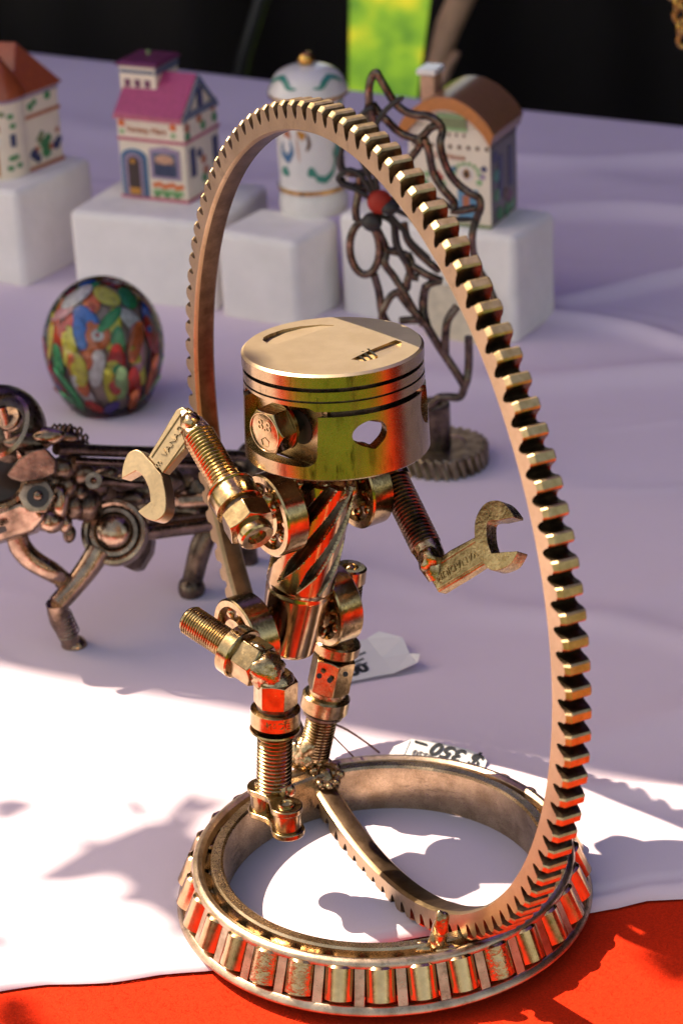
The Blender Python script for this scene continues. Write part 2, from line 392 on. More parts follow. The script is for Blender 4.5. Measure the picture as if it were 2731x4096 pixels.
# black curtains behind the table
def curtain(name, x0, x1, y0, seed, label, top=1.5):
    U, Vv = np.meshgrid(np.linspace(0, 1, 160), np.linspace(0, 1, 30))
    xx = x0(Vv) + (x1(Vv) - x0(Vv)) * U
    yy = y0 + .035 * np.sin(xx * 17 + seed) + .02 * np.sin(xx * 41 + 2 * seed + Vv * 2)
    o = grid_obj(name, xx, yy, -.755 + Vv * (top + .755), M['curtain']); tag(o, label, 'curtain', 'black curtains hung behind the table'); return o
YC = 1.5
def cx(u0, u1):     # edge through the two measured picture columns at v = 0 and v = 205
    a = P(u0, 0, YC); b = P(u1, 205, YC)
    return lambda V_: a.x + (b.x - a.x) * ((-.755 + V_ * 2.255) - a.z) / (b.z - a.z)
curtain('curtain', lambda v: -2.5 + 0 * v, cx(804, 802), YC, 1.0, 'left black curtain, behind the pink roofed house and the lidded jar')
curtain('curtain', cx(976, 950), lambda v: 2.5 + 0 * v, YC, 3.0, 'right black curtain, behind the brown roofed house, bordering the grass gap')
U, Vv = np.meshgrid(np.linspace(0, 1, 120), np.linspace(0, 1, 20))
o = grid_obj('curtain', 1.25 + .04 * np.sin(U * 40) + .2 * U, -.55 + 2.0 * U, -.755 + Vv * 2.2, M['curtain']); tag(o, 'black side curtain of the stall, outside the picture to the right', 'curtain', 'black curtains hung behind the table')  # unseen side curtain added to darken right faces and reflections
MBt = MB().tube([P(640, -60, 1.30), P(600, 0, 1.30), P(560, 130, 1.30), P(540, 240, 1.30)], .006, 10); tag(MBt.build('tent_pole', M['black']), 'thin dark tent pole slanting in front of the left black curtain', 'pole')
# the stick in front of the right curtain
mb = MB(); st = [P(1075, -40, 1.36), P(1030, 60, 1.36), P(1005, 140, 1.36), P(992, 210, 1.36), P(985, 300, 1.36)]
mb.tube(st, [.012, .0115, .009, .0085, .008], 12); mb.tube([P(1010, 190, 1.355), P(1030, 150, 1.355), P(1050, 118, 1.355)], [.006, .005, .003], 8)
tag(mb.build('wooden_stick', M['bark']), 'slanting brown wooden stick in front of the black curtain above the chimney', 'stick')
# hanging chain at the top right corner
root = empty('hanging_chain', P(1560, 20, .62)); tag(root, 'tan metal chain hanging into the top right corner', 'chain')
for i, (u, v) in enumerate([(1545, -22), (1556, 6), (1561, 34), (1563, 62), (1570, 90)]):
    c = P(u, v, .62); ax = Vector((.0032, 0, 0)) if i % 2 == 0 else Vector((.0018, .0026, 0))
    MB().ringtube(c, ax.normalized(), Vector((0, 0, 1)), .0014, 20, 8, .0034, .0044).build('link', M['gold'], root)

# canopy over the back half of the table; its front edge throws the straight shade line on the cloth
E1 = Vector((.905, -.4254, 0)).normalized(); F1 = Vector((.4254, .905, 0)).normalized()
root = empty('canopy', Vector((-.99, 1.5, -.76))); tag(root, 'cloth market canopy over the back of the table, outside the picture', 'canopy')
HZ = 1.5
def ef(e, f, z): return E1 * e + F1 * f + Vector((0, 0, z))
mb = MB(); mb.box(ef(-3.4, .096, HZ), E1 * 5.0, F1 * 2.3, Vector((0, 0, .004)))
mb.build('canopy_roof', M['canopy'], root)
for e, f in [(-3.35, .2), (1.5, .2), (-3.35, 2.35), (1.5, 2.35)]:
    MB().tube([ef(e, f, -.76), ef(e, f, HZ)], .018, 12).build('pole', M['dark'], root)

# a leafy bough between the sun and the front of the table
root = empty('leafy_bough', Vector((-1.6, .9, -.76))); tag(root, 'leafy tree bough to the left of the table, outside the picture', 'tree')
lf = MB()
def leaf(c, d, L, w):
    d = d.normalized(); s_ = d.cross(Vector((0.3, .2, 1))).normalized() * w; up = Vector((0, 0, .006))
    lf.add([c, c + d * L * .3 + s_, c + d * L * .65 + s_ * .8, c + d * L, c + d * L * .65 - s_ * .8, c + d * L * .3 - s_, c + d * L * .5 + up], [(0, 1, 6), (1, 2, 6), (2, 3, 6), (3, 4, 6), (4, 5, 6), (5, 0, 6)])
def up_sun(p, h): return Vector(p) + sdir * (h / sdir.z)
def leaf_shadow(u0, v0, u1, v1, w, h=.85):     # one leaf whose shade runs from one cloth point to another
    a = up_sun(T(u0, v0), h + random.uniform(-.1, .1)); b = up_sun(T(u1, v1), h + random.uniform(-.1, .1)); leaf(a, b - a, (b - a).length, w)
LS = [(520, 2080, 370, 2200, .010), (500, 2020, 380, 1890, .010), (510, 1930, 400, 2060, .012), (430, 1960, 240, 1950, .010), (520, 2130, 400, 2150, .008), (360, 1905, 300, 1850, .005), (520, 1880, 420, 1870, .005),(500, 1900, 60, 2050, .011), (470, 1990, 190, 2010, .012), (420, 2080, 170, 1930, .010), (480, 2020, 260, 2090, .010), (440, 1900, 480, 1830, .004), (380, 1960, 470, 1828, .006), (460, 1900, 560, 1840, .005), (470, 2110, 290, 2040, .012), (450, 2160, 340, 2090, .007), (330, 1990, 90, 2040, .008),
      (-20, 1870, 115, 1870, .006), (-20, 1895, 80, 1888, .004), (-20, 2180, 60, 2190, .005), (-30, 2330, 90, 2310, .010), (-30, 2380, 120, 2350, .012), (1500, 2215, 1640, 2190, .014), (1480, 2160, 1620, 2150, .014), (1560, 2250, 1450, 2180, .010), (480, 2050, 330, 1970, .012), (500, 1960, 330, 1930, .008)]
for a in LS: leaf_shadow(*a)
for _ in range(220):
    c = Vector((-2.5 + random.random() * .8, .55 + random.random() * 1.0, .1 + random.random() * .7)); leaf(c, Vector((random.uniform(-1, 1), random.uniform(-1, 1), random.uniform(-.6, .3))), .07, .016)
tag(lf.build('foliage', M['leaf'], root, 0), kind='stuff')
mb = MB(); mb.tube([(-2.2, 1.0, -.76), (-2.15, .98, .1), (-2.1, .95, .8)], [.09, .07, .04], 14); mb.tube([(-2.12, .95, .5), (-1.7, .72, .8), (-1.2, .42, .95)], [.03, .018, .006], 8)
mb.build('trunk', M['bark'], root)

# a dark hedge on the viewer's side, unseen, added to darken reflections in the steel
U, V_ = np.meshgrid(np.linspace(R_(150), R_(400), 150), np.linspace(0, 1, 30))
rr_ = 6.0 + .25 * np.sin(U * 31 + 3 * np.sin(V_ * 9)) + .2 * np.sin(U * 67 + V_ * 23) + .15 * np.sin(V_ * 31 + U * 11)
hg = grid_obj('hedge', rr_ * np.cos(U), -1 + rr_ * np.sin(U), -.76 + V_ * (1.35 + .15 * np.sin(U * 23)), M['leaf']); tag(hg, 'low dark green hedge round the lawn, outside the picture', 'hedge')

# ------------------------------------------------------------------ THE SCULPTURE
fig = empty('robot_sculpture', Vector((.008, 0, 0)))
tag(fig, 'golden steel robot with piston head inside an upright toothed ring on a roller bearing', 'sculpture')
BX = Vector((.0081, 0, .0035))
ZU = Vector((0, 0, 1))
# --- bearing base
base = MB().lathe([(.0560, .0005), (.0566, 0), (.0598, 0), (.0604, .0006), (.0604, .0178), (.0598, .0186), (.0568, .0186), (.0560, .0178)], BX, ZU, 128, closed=True).build('inner_race', M['race'], fig)
NR = 31
cg = MB()
cg.lathe([(.0626, .0152), (.0634, .0172), (.0650, .0180), (.0664, .0176), (.0672, .0166), (.0674, .0154), (.0660, .0146)], BX, ZU, 136, closed=True)
cg.lathe([(.0680, .0002), (.0728, .0002), (.0734, .0010), (.0732, .0018), (.0724, .0028), (.0717, .0034), (.0698, .0034), (.0680, .0012)], BX, ZU, 136, closed=True)
for k in range(NR):
    a0 = 2 * PI * (k + .5) / NR
    def cp(r, z, da): return BX + Vector((r * math.cos(a0 + da), r * math.sin(a0 + da), z))
    w = .0250
    cg.add([cp(.0715, .0032, -w), cp(.0715, .0032, w), cp(.0664, .0154, w * 1.05), cp(.0664, .0154, -w * 1.05), cp(.0699, .0032, -w * .9), cp(.0699, .0032, w * .9), cp(.0650, .0154, w * .9), cp(.0650, .0154, -w * .9)],
           [(0, 1, 2, 3), (7, 6, 5, 4), (1, 0, 4, 5), (2, 1, 5, 6), (3, 2, 6, 7), (0, 3, 7, 4)])
cage = cg.build('cage', M['cage'], fig, 40, .0002)
# black filler, its colour stands for the shade in the gap beside the race
MB().lathe([(.0606, .002), (.0642, .002), (.0616, .0120), (.0606, .0120)], BX, ZU, 96, closed=True).build('raceway', M['black'], fig)
rl = MB().lathe([(0, 0), (.0043, 0), (.0053, .0006), (.0053, .0115), (.0046, .0123), (.0026, .0124), (0, .0120)], (0, 0, 0), ZU, 24).mesh('roller')
rl.materials.append(M['roller']); finish(rl, 35)
rl2 = rl.copy(); rl2.materials.clear(); rl2.materials.append(M['pitted'])
for k in range(NR):
    a = 2 * PI * k / NR; er = Vector((math.cos(a), math.sin(a), 0))
    A = BX + er * .0688 + ZU * .0035; B = BX + er * .0635 + ZU * .0155; X_, Y_, Z_ = frame(B - A, er)
    ri_ = instance('roller', rl if k not in (20, 21, 26) else rl2, cage, mat4(A, X_, Y_, Z_))
# --- toothed ring
HN = Vector((-.91, -.4148, 0)).normalized(); HU = Vector((.4148, -.91, 0)).normalized()
HC = Vector((.0023, .0097, .1411 + .002)) - HN * .0047
HT = .0041; NT = 114; RR = .1367
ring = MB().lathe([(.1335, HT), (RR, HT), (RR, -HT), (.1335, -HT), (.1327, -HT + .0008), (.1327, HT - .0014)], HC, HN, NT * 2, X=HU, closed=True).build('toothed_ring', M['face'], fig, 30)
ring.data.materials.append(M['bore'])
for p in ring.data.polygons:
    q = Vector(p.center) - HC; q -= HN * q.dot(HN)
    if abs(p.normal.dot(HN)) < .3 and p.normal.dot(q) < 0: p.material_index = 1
da = 2 * PI / NT; hp = RR * math.sin(da / 2); hx = RR * math.cos(da / 2)
def prof(tip, nar): return [(hx, -hp), (.1369, -.0034), (.1375, -.0029), (.1388, -.0024), (.1405, -.0021), (tip - .0006, -.0018 * nar), (tip, -.0012 * nar), (tip, .0012 * nar), (tip - .0006, .0018 * nar), (.1405, .0021), (.1388, .0024), (.1375, .0029), (.1369, .0034), (hx, hp), (RR, 0)]
secs = [(HT, prof(.1414, .9)), (HT - .0014, prof(.1427, 1)), (-HT + .0005, prof(.1427, 1)), (-HT, prof(.1422, .9))]
vs = []; fs = []
for z, pr in secs: vs += [(x, y, z) for x, y in pr]
n = 15
for i in range(3):
    for k in range(n): l = (k + 1) % n; fs.append((i * n + k, i * n + l, (i + 1) * n + l, (i + 1) * n + k))
fs += [tuple(range(n - 1, -1, -1)), tuple(3 * n + k for k in range(n))]
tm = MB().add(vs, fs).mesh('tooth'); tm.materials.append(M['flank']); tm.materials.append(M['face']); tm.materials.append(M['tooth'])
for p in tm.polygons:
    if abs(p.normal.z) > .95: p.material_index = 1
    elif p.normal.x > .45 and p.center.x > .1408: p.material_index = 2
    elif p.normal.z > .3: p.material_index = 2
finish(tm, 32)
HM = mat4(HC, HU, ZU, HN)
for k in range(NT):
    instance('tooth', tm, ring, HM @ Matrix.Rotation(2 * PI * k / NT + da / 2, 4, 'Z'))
# weld that ties the ring to the front rim
mb = MB(); w0 = P(1005, 2160, -.058); mb.blob(w0, .0034, 3, .4, (1, 1, 1.5)); mb.blob(P(1012, 2120, -.060), .0026, 5, .4, (1, 1, 2)); mb.blob(P(978, 2172, -.057), .0030, 9, .3, (1.6, 1, .7)); mb.blob(P(1030, 2180, -.060), .0026, 8, .3, (1.6, 1, .7)); mb.blob(P(1008, 2140, -.059), .0034, 6, .25, (.8, .8, 1.6))
mb.build('weld', M['weld'], fig, 60)

# --- piston head
PA = Vector((0, .045, .9990)).normalized(); PT = P(763, 792, .045); PR = .0310; PH = .0372
PB = PT - PA * PH
pr = [(0, PH), (PR - .0009, PH), (PR, PH - .0008), (PR, PH - .0046), (PR - .003, PH - .0047), (PR - .003, PH - .0060), (PR - .0002, PH - .0061), (PR - .0002, PH - .0092), (PR - .0010, PH - .0093), (PR - .0010, PH - .0098), (PR - .0001, PH - .0099), (PR - .0001, PH - .0128),
      (PR - .003, PH - .0129), (PR - .003, PH - .0146), (PR + .0001, PH - .0147), (PR + .0006, .010), (PR + .0008, .0006), (PR + .0002, 0), (PR - .0040, 0), (PR - .0040, PH - .018), (PR - .009, PH - .0155), (0, PH - .015)]
head = MB().lathe(pr, PB, PA, 144).build('piston_head', M['piston'], fig, 28)
def az(d): return Vector((math.sin(R_(d)), -math.cos(R_(d)), 0))      # horizontal direction, degrees right of the viewer
cut = []
def cutter(mb):
    o = link('cut', mb.mesh('cut'), None, None, 0); cut.append(o)
    b = head.modifiers.new('b', 'BOOLEAN'); b.operation = 'DIFFERENCE'; b.object = o; b.solver = 'EXACT'
def rrect(w, h, r, k=5):
    o = []
    for sx, sy, a0 in [(1, 1, 0), (-1, 1, 90), (-1, -1, 180), (1, -1, 270)]:
        for i in range(k + 1):
            a = R_(a0 + 90 * i / k); o.append((sx * (w - r) + r * math.cos(a), sy * (h - r) + r * math.sin(a)))
    return o
BAZ = -47
bn = az(BAZ); bt = Vector((-bn.y, bn.x, 0)); bt = bt if bt.x > 0 else -bt
bc = P(597, 994, PB.y + bn.y * .033)
bz = bc.z; bo = Vector((PB.x, PB.y, bz))
cutter(MB().prism([bo + bn * .0215 + bt * x + ZU * y for x, y in rrect(.0175, .0104, .004)], bn * .03))
cutter(MB().lathe([(0, .010), (.0062, .010), (.0062, .03), (0, .03)], bo + bt * .0042 - ZU * .0006, bn, 32))
fn = az(BAZ + 180); fo = bo
cutter(MB().prism([fo + fn * .0215 + bt * x + ZU * y for x, y in rrect(.0165, .0104, .004)], fn * .03))
def eye(a, zc, w, h, tailsx):
    d = az(a); t = Vector((math.cos(R_(a)), math.sin(R_(a)), 0)); o = Vector((PB.x, PB.y, zc))
    pts = []
    for k in range(28):
        q = 2 * PI * k / 28; x = w * math.cos(q); y = h * math.sin(q) * (1 + .22 * math.cos(q) * tailsx)
        y -= .0010 * math.exp(-((x - .0012) / .0016) ** 2) * (1 if math.sin(q) < 0 else 0)
        pts.append(o + d * .018 + t * x + ZU * y)
    cutter(MB().prism(pts, d * .03))
ez = P(840, 998, PB.y - .029).z
eye(21, ez, .0062, .0046, .5); eye(78, ez + .0006, .0058, .0066, 0)
def pocket(pts, d0, d1):
    q = [T(u, v, PT.z) for u, v in pts]
    q = [PT + (p - PT) for p in q]; n_ = len(q)
    us = [p[0] for p in pts]; lo, hi = min(us), max(us)
    bot = [p - PA * (d0 + (d1 - d0) * (u - lo) / (hi - lo)) for p, u in zip(q, us)]; topp = [p + PA * .006 for p in q]
    vs = bot + topp; fs = [tuple(range(n_)), tuple(range(2 * n_ - 1, n_ - 1, -1))] + [((i + 1) % n_, i, i + n_, (i + 1) % n_ + n_) for i in range(n_)]
    cutter(MB().add(vs, fs))
pocket([(603, 779), (616, 788), (634, 789), (700, 766), (768, 741), (735, 739), (690, 743), (650, 751), (618, 763), (605, 771)], .0024, .0012)
pocket([(806, 830), (850, 806), (908, 780), (922, 785), (920, 799), (902, 812), (872, 826), (838, 835)], .0003, .0015)
bake(head)
for c in cut: bpy.data.objects.remove(c)
finish(head.data, 28)
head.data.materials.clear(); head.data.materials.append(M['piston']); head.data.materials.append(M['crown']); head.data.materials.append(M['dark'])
for p in head.data.polygons:
    p.material_index = 1 if p.normal.dot(PA) > .5 and (Vector(p.center) - PB).dot(PA) > PH - .004 else 0
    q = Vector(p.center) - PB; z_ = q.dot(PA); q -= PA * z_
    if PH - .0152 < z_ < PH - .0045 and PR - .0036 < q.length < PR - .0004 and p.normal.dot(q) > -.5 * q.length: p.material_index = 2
mb = MB()
for k in range(3):
    a = T(820 + 12 * k, 815 - 6 * k, PT.z); b = T(840 + 12 * k, 832 - 6 * k, PT.z); d = (b - a).normalized(); s_ = d.cross(ZU) * .00045
    mb.prism([a + s_ - ZU * .003, a - s_ - ZU * .003, b - s_ - ZU * .003, b + s_ - ZU * .003], ZU * .0034)
mb.build('rib', M['piston'], head)
def ear(n_, o_):
    t_ = Vector((-n_.y, n_.x, 0)); pbm = MB().prism([o_ + n_ * .0190 + t_ * x + ZU * y for x, y in rrect(.0185, .0112, .003)], n_ * .0022); pbm.prism([o_ + n_ * x + t_ * y - ZU * .0113 for x, y in ((.0190, -.0185), (.0250, -.0150), (.0250, .0150), (.0190, .0185))], ZU * .0010); pbm.prism([o_ + n_ * x + t_ * y + ZU * .0103 for x, y in ((.0190, -.0185), (.0250, -.0150), (.0250, .0150), (.0190, .0185))], ZU * .0010); pbm.build('pin_boss', M['piston'], head)
    MB().lathe([(0, 0), (.0060, 0), (.0060, .0002), (0, .0002)], o_ + n_ * .0213 + t_ * (.0048 if t_.x > 0 else -.0048) - ZU * .0006, n_, 32).build('pin_hole', M['black'], head)
    MB().hexhead(.0083, .0066, o_ + n_ * .0262, n_, X=ZU, ch=.55).build('bolt_head', M['bolt'], head, 30, .0002)
    mb = MB().lathe([(.0, .0), (.0045, 0), (.0045, .014), (0, .014)], o_ + n_ * .0130, n_, 24); mb.lathe([(0, 0), (.0085, 0), (.0085, .0012), (0, .0012)], o_ + n_ * .0250, n_, 32)
    mb.build('bolt_shank', M['bolt'], head)
    mb = MB().ringtube(o_ + n_ * .0329, n_.cross(ZU), ZU, .00022, 40, 6, .0068, .0068); mb.build('raised_rim', M['bolt'], head)
    pent = [o_ + n_ * .0328 + n_.cross(-ZU) * (.0020 * math.sin(2 * PI * k / 5)) + ZU * (-.0036 + .0017 * math.cos(2 * PI * k / 5)) for k in range(5)]
    MB().tube(pent + pent[:1], .00022, 6).build('stamp_mark', M['bolt'], head)
    text('stamp_number', '8.8', .0055, o_ + n_ * .0328 + ZU * .0022, n_.cross(-ZU), ZU, M['bolt'], head, .0003)
ear(bn, bo); ear(fn, fo)

# --- torso: a big fluted drill shank
TL = Vector((.84, .543, 0)).normalized()
TB = P(658, 1487, .048); TT = P(741, 1092, .048); TD = TT - TB; TH = TD.length
RTOR = .0122
def flute(r, z, a):
    t = z / TH
    if t < .40: return r
    ph = a * 9 / (2 * PI) - (z - .4 * TH) * 62
    f = ph - math.floor(ph); k = min(1, max(0, (t - .40 - .03 * math.sin(2 * a)) / .14)); g = max(0, 1 - abs(f - .5) / (.02 + .26 * k))
    return r * (1 - .26 * min(1, .15 + k) * (g ** .5 if g > 0 else 0) * (1 if k > 0 else 0))
prt = [(0, 0), (RTOR * .74, 0), (RTOR * .80, .0007)]
for i in range(1, 36): z = TH * .395 * i / 35; prt.append((RTOR * (.80 + .20 * i / 35), z))
prt = prt[:20] + prt[20:]
zg = TH * .37
prt = [(r - (.0004 if abs(z - zg) < .0009 else 0), z) for r, z in prt]
for i in range(1, 110): prt.append((RTOR, TH * (.395 + .605 * i / 109)))
prt.append((0, TH))
torso = MB().lathe(prt, TB, TD, 240, rf=lambda r, z, a: flute(r, z, a) if r > 0 else 0).build('torso', M['torso'], fig, 40)
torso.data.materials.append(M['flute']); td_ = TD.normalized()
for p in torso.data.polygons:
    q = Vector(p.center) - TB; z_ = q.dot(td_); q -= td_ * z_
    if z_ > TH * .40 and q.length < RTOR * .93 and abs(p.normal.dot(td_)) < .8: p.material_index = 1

def ballbearing(C, axis, R=.0149, h=.0088, inner=.0062, name='ball_bearing'):
    axis = Vector(axis).normalized(); O = C - axis * h / 2
    b = MB().lathe([(R - .0028, 0), (R - .0006, 0), (R, .0006), (R, h - .0006), (R - .0006, h), (R - .0028, h), (R - .0032, h / 2)], O, axis, 64, closed=True).build(name, M['bolt'], fig, 35)
    MB().lathe([(inner * .55, 0), (inner + .0012, 0), (inner + .0014, h / 2), (inner + .0012, h), (inner * .55, h)], O, axis, 40, closed=True).build('inner_ring', M['bolt'], b, 35)
    MB().lathe([(inner, h * .3), (R - .003, h * .3), (R - .003, h * .7), (inner, h * .7)], O, axis, 40, closed=True).build('cage', M['dark'], b, 35)
    X, Y, Zz = frame(axis); rm = (inner + .0012 + R - .0030) / 2; rb = (R - .0030 - inner - .0010) / 2
    bm_ = MB().ell((0, 0, 0), Vector((rb, 0, 0)), Vector((0, rb, 0)), Vector((0, 0, rb)), 14, 10).mesh('ball'); bm_.materials.append(M['roller']); finish(bm_, 180)
    for k in range(8):
        a = 2 * PI * k / 8; instance('ball', bm_, b, Matrix.Translation(C + X * (rm * math.cos(a)) + Y * (rm * math.sin(a)) - axis * .0012))
    return b
SH = P(733, 1145, .048)
ballbearing(SH - TL * .0180, TL); ballbearing(SH + TL * .0175, TL)
HP = P(668, 1418, .048)
ballbearing(HP - TL * .0185 - ZU * .001, TL, h=.0098); ballbearing(HP + TL * .0168, TL, h=.0098)

# --- near arm
Ds = depth(SH - TL * .018)
def axisparts(A, B):
    A = Vector(A); B = Vector(B); d = (B - A).normalized(); return A, d, (B - A).length
A, d, L = axisparts(PD(592, 1236, Ds - .022), PD(446, 982, Ds + .006))
arm = MB().thread(.0057, A + d * .0225, A + d * (L - .003), .00150, .00085).build('upper_arm_bolt', M['bolt'], fig, 25)
mb = MB().lathe([(.0030, .0022), (.0034, .0004), (.0056, 0), (.0062, .0006), (.0064, .0030), (.0060, .0042), (0, .0042), (0, .0022)], A, d, 32); mb.build('bolt_end', M['bolt'], arm, 35)
MB().hexhead(.0089, .0078, A + d * .0042, d, ch=.5, both=True).build('nut', M['bolt'], arm, 30, .0002)
MB().lathe([(0, 0), (.0068, 0), (.0068, .0024), (0, .0024)], A + d * .0118, d, 32).build('spacer', M['dark'], arm)
MB().lathe([(0, 0), (.0074, 0), (.0086, .0005), (.0087, .0070), (.0082, .0078), (.0088, .0082), (.0086, .0090), (.0060, .0096), (0, .0096)], A + d * .0138, d, 48).build('collar', M['bolt'], arm, 35)
mb = MB()
for k in range(6):
    t = k / 5; c = (A + d * .0175).lerp(SH - TL * .0215, .25 + .45 * t) + Vector((0, 0, .006 * math.sin(t * 3.1) - .002)); mb.blob(c, .0026, k, .35)
mb.blob(PD(612, 1150, Ds - .010), .003, 22, .4); mb.blob(PD(630, 1165, Ds - .008), .0024, 25, .4)
mb.build('weld', M['weld'], arm, 60)
mb = MB().tube([A + d * (L - .0036), A + d * (L - .0005), PD(438, 968, Ds + .0065), PD(424, 944, Ds + .008)], [.0054, .0050, .0042, .0020], 8); mb.blob(PD(440, 972, Ds + .004), .0038, 4, .3); mb.build('weld', M['weld'], arm, 40)
# near wrench
def WZ(x, y): return (275.6 + .1904 * x, 907.2 + .1904 * y)
wn = camdir(-.50, .16, .85); wo = PD(430, 955, Ds + .004)
def smoothpoly(L_, corners):
    L_ = [Vector((x, y, 0)) for x, y in L_]; cs = [i for i, p in enumerate(L_) if (round(p.x), round(p.y)) in corners]; out = []
    for a, b in zip(cs, cs[1:] + [cs[0] + len(L_)]):
        seg = [L_[k % len(L_)] for k in range(a, b + 1)]; out += smooth(seg, 4)[:-1] if len(seg) > 2 else seg[:-1]
    return [(p.x, p.y) for p in out]
def smooth(pts, k=4):
    o = []
    for i in range(len(pts) - 1):
        p0, p1, p2, p3 = pts[max(i - 1, 0)], pts[i], pts[i + 1], pts[min(i + 2, len(pts) - 1)]
        for j in range(k):
            t = j / k; o.append(.5 * ((2 * p1) + (p2 - p0) * t + (2 * p0 - 5 * p1 + 4 * p2 - p3) * t * t + (3 * p1 - p0 - 3 * p2 + p3) * t ** 3))
    o.append(pts[-1]); return o
def wpts(L_): return [PN(*WZ(x, y), wo, wn) for x, y in L_]
jaw = [(20, 1012), (24, 930), (45, 820), (90, 712), (150, 668), (215, 660), (280, 700), (335, 762), (400, 830), (455, 905), (500, 960), (525, 1060), (550, 1190), (556, 1340), (530, 1440), (455, 1510), (390, 1516), (300, 1478), (214, 1402), (366, 1285), (352, 1150), (302, 1020), (250, 952), (192, 916)]
jaw = smoothpoly(jaw, {(20, 1012), (214, 1402), (366, 1285), (192, 916)})
wr_ = MB().prism(wpts(jaw), -wn * .0058).build('wrench_hand', M['face'], fig, 25, .0003)
hd = [(325, 745), (400, 620), (540, 385), (665, 172), (745, 135), (800, 185), (845, 290), (800, 480), (770, 640), (640, 790), (510, 945), (420, 850)]
MB().prism([p - wn * .0006 for p in wpts(hd)], -wn * .0042).build('handle', M['face'], wr_, 25, .0004)
pa = [(372, 752), (738, 225), (790, 330), (775, 470), (520, 905), (440, 830)]
for a_, b_ in [((372, 745), (735, 205)), ((505, 930), (772, 560))]:
    q = wpts([a_, b_]); MB().tube([p - wn * .0005 for p in q], .00035, 6).build('raised_edge', M['face'], wr_)
tx = wpts([(430, 860), (790, 300)]); tdir = (tx[1] - tx[0]).normalized()
text('stamped_lettering', 'mm  VANADIUM', .0036, tx[0].lerp(tx[1], .52) - wn * .0004, tdir, wn.cross(tdir), M['face'], wr_, .0003)

# --- far arm
Df = depth(SH + TL * .0175)
A, d, L = axisparts(PD(908, 1112, Df + .000), PD(986, 1272, Df - .014))
arm = MB().thread(.0056, A - d * .002, A + d * (L - .002), .00150, .00085).build('upper_arm_bolt', M['dark'], fig, 25)
MB().lathe([(0, 0), (.0064, 0), (.0064, .003), (0, .003)], A - d * .004, d, 32).build('collar', M['bolt'], arm)
mb = MB().tube([A + d * (L - .003), A + d * (L + .002), PD(992, 1300, Df - .016), PD(1003, 1330, Df - .016)], [.0054, .005, .0046, .003], 10); mb.blob(PD(985, 1284, Df - .018), .0042, 41, .35); mb.build('weld', M['weld'], arm, 50)
wn = camdir(-.60, .18, .78); wo = PD(990, 1318, Df - .018)
def WZ(x, y): return (1088.0 + .208 * x, 1090.9 + .2441 * y)
jaw = [(430, 398), (430, 374), (350, 285), (265, 240), (140, 258), (60, 330), (12, 430), (4, 560), (20, 660), (60, 770), (110, 840), (170, 888), (230, 900), (310, 882), (400, 840), (465, 750), (478, 716), (310, 726), (190, 738), (150, 640), (136, 540), (150, 440), (270, 428), (335, 414)]
jaw = smoothpoly(jaw, {(430, 398), (430, 374), (478, 716), (310, 726), (190, 738), (270, 428)})
wr_ = MB().prism(wpts(jaw), -wn * .0064).build('wrench_hand', M['wrench'], fig, 25, .0011, 3)
hv = [(976, 1302), (1030, 1262), (1086, 1232), (1106, 1250), (1118, 1288), (1060, 1325), (1002, 1360), (988, 1335)]
MB().prism([PN(u, v, wo, wn) - wn * .0008 for u, v in hv], -wn * .0048).build('handle', M['wrench'], wr_, 25, .0005)
for a_, b_ in [((985, 1306), (1090, 1240)), ((1003, 1350), (1112, 1284))]:
    MB().tube([PN(*a_, wo, wn) - wn * .0008, PN(*b_, wo, wn) - wn * .0008], .0005, 6).build('raised_edge', M['wrench'], wr_)
q0 = PN(1090, 1268, wo, wn); q1 = PN(1000, 1328, wo, wn); td = (q1 - q0).normalized()
text('stamped_lettering', 'VANADIUM', .0036, q0.lerp(q1, .5) - wn * .0007, td, wn.cross(td), M['wrench'], wr_, .0004)

# --- near leg (lifted)
YS = .006
Dk = depth(P(625, 1560, YS))
A, d, L = axisparts(PD(432, 1420, Dk + .016), PD(614, 1540, Dk - .002))
leg = MB().thread(.0054, A, A + d * L * .62, .00105, .00055).build('thigh_bolt', M['bolt'], fig, 25)
MB().lathe([(0, 0), (.0072, 0), (.0092, .0004), (.0094, .0048), (.0090, .0054), (.0066, .0058), (0, .0058)], A + d * L * .56, d, 48).build('collar', M['bolt'], leg, 35)
mb = MB().hexhead(.0082, .0092, A + d * L * .70, d, ch=.7, both=True); mb.build('nut', M['bolt'], leg, 30, .0003)
mb = MB().blob(A + d * L * .98, .0066, 11, .25); mb.blob(A + d * L * .88 + ZU * .003, .0050, 12, .35)
for i in range(10):
    mb.blob(A + d * L * .95 + Vector((random.uniform(-.005, .005), random.uniform(-.004, .002), random.uniform(.002, .006))), random.uniform(.0008, .0016), i, .5)
mb.build('knee_weld', M['weld'], leg, 60)
kt = P(634, 1548, YS); kb = P(629, 1812, YS); kd = (kb - kt).normalized(); kl = (kb - kt).length
def at(v): return (v - 1548) / (1812 - 1548) * kl
shin = MB().thread(.0062, kt + kd * at(1668), kt + kd * at(1826), .00150, .00085).build('shin_bolt', M['bolt'], fig, 25)
mb = MB().lathe([(0, -.0012), (.0022, -.0012), (.0024, -.0004), (.0048, -.0006), (.0060, .0006), (.0066, .0022), (0, .0022)], kt, kd, 40); mb.blob(kt + kd * .0006 + Vector((-.001, -.001, 0)), .0040, 31, .3, (1.1, 1.1, .5)); mb.build('cap', M['weld'], shin, 40)
MB().hexhead(.0077, at(1614) - .0018, kt + kd * .0018, kd, X=az(-8), ch=.4, both=True).build('nut', M['bolt'], shin, 30, .0002)
MB().lathe([(0, 0), (.0066, 0), (.0066, .006), (0, .006)], kt + kd * (at(1610) - .001), kd, 32).build('spacer', M['dark'], shin)
MB().lathe([(0, 0), (.0074, 0), (.0086, .0006), (.0087, .0058), (.0080, .0066), (0, .0066)], kt + kd * at(1622), kd, 48).build('collar', M['bolt'], shin, 35)
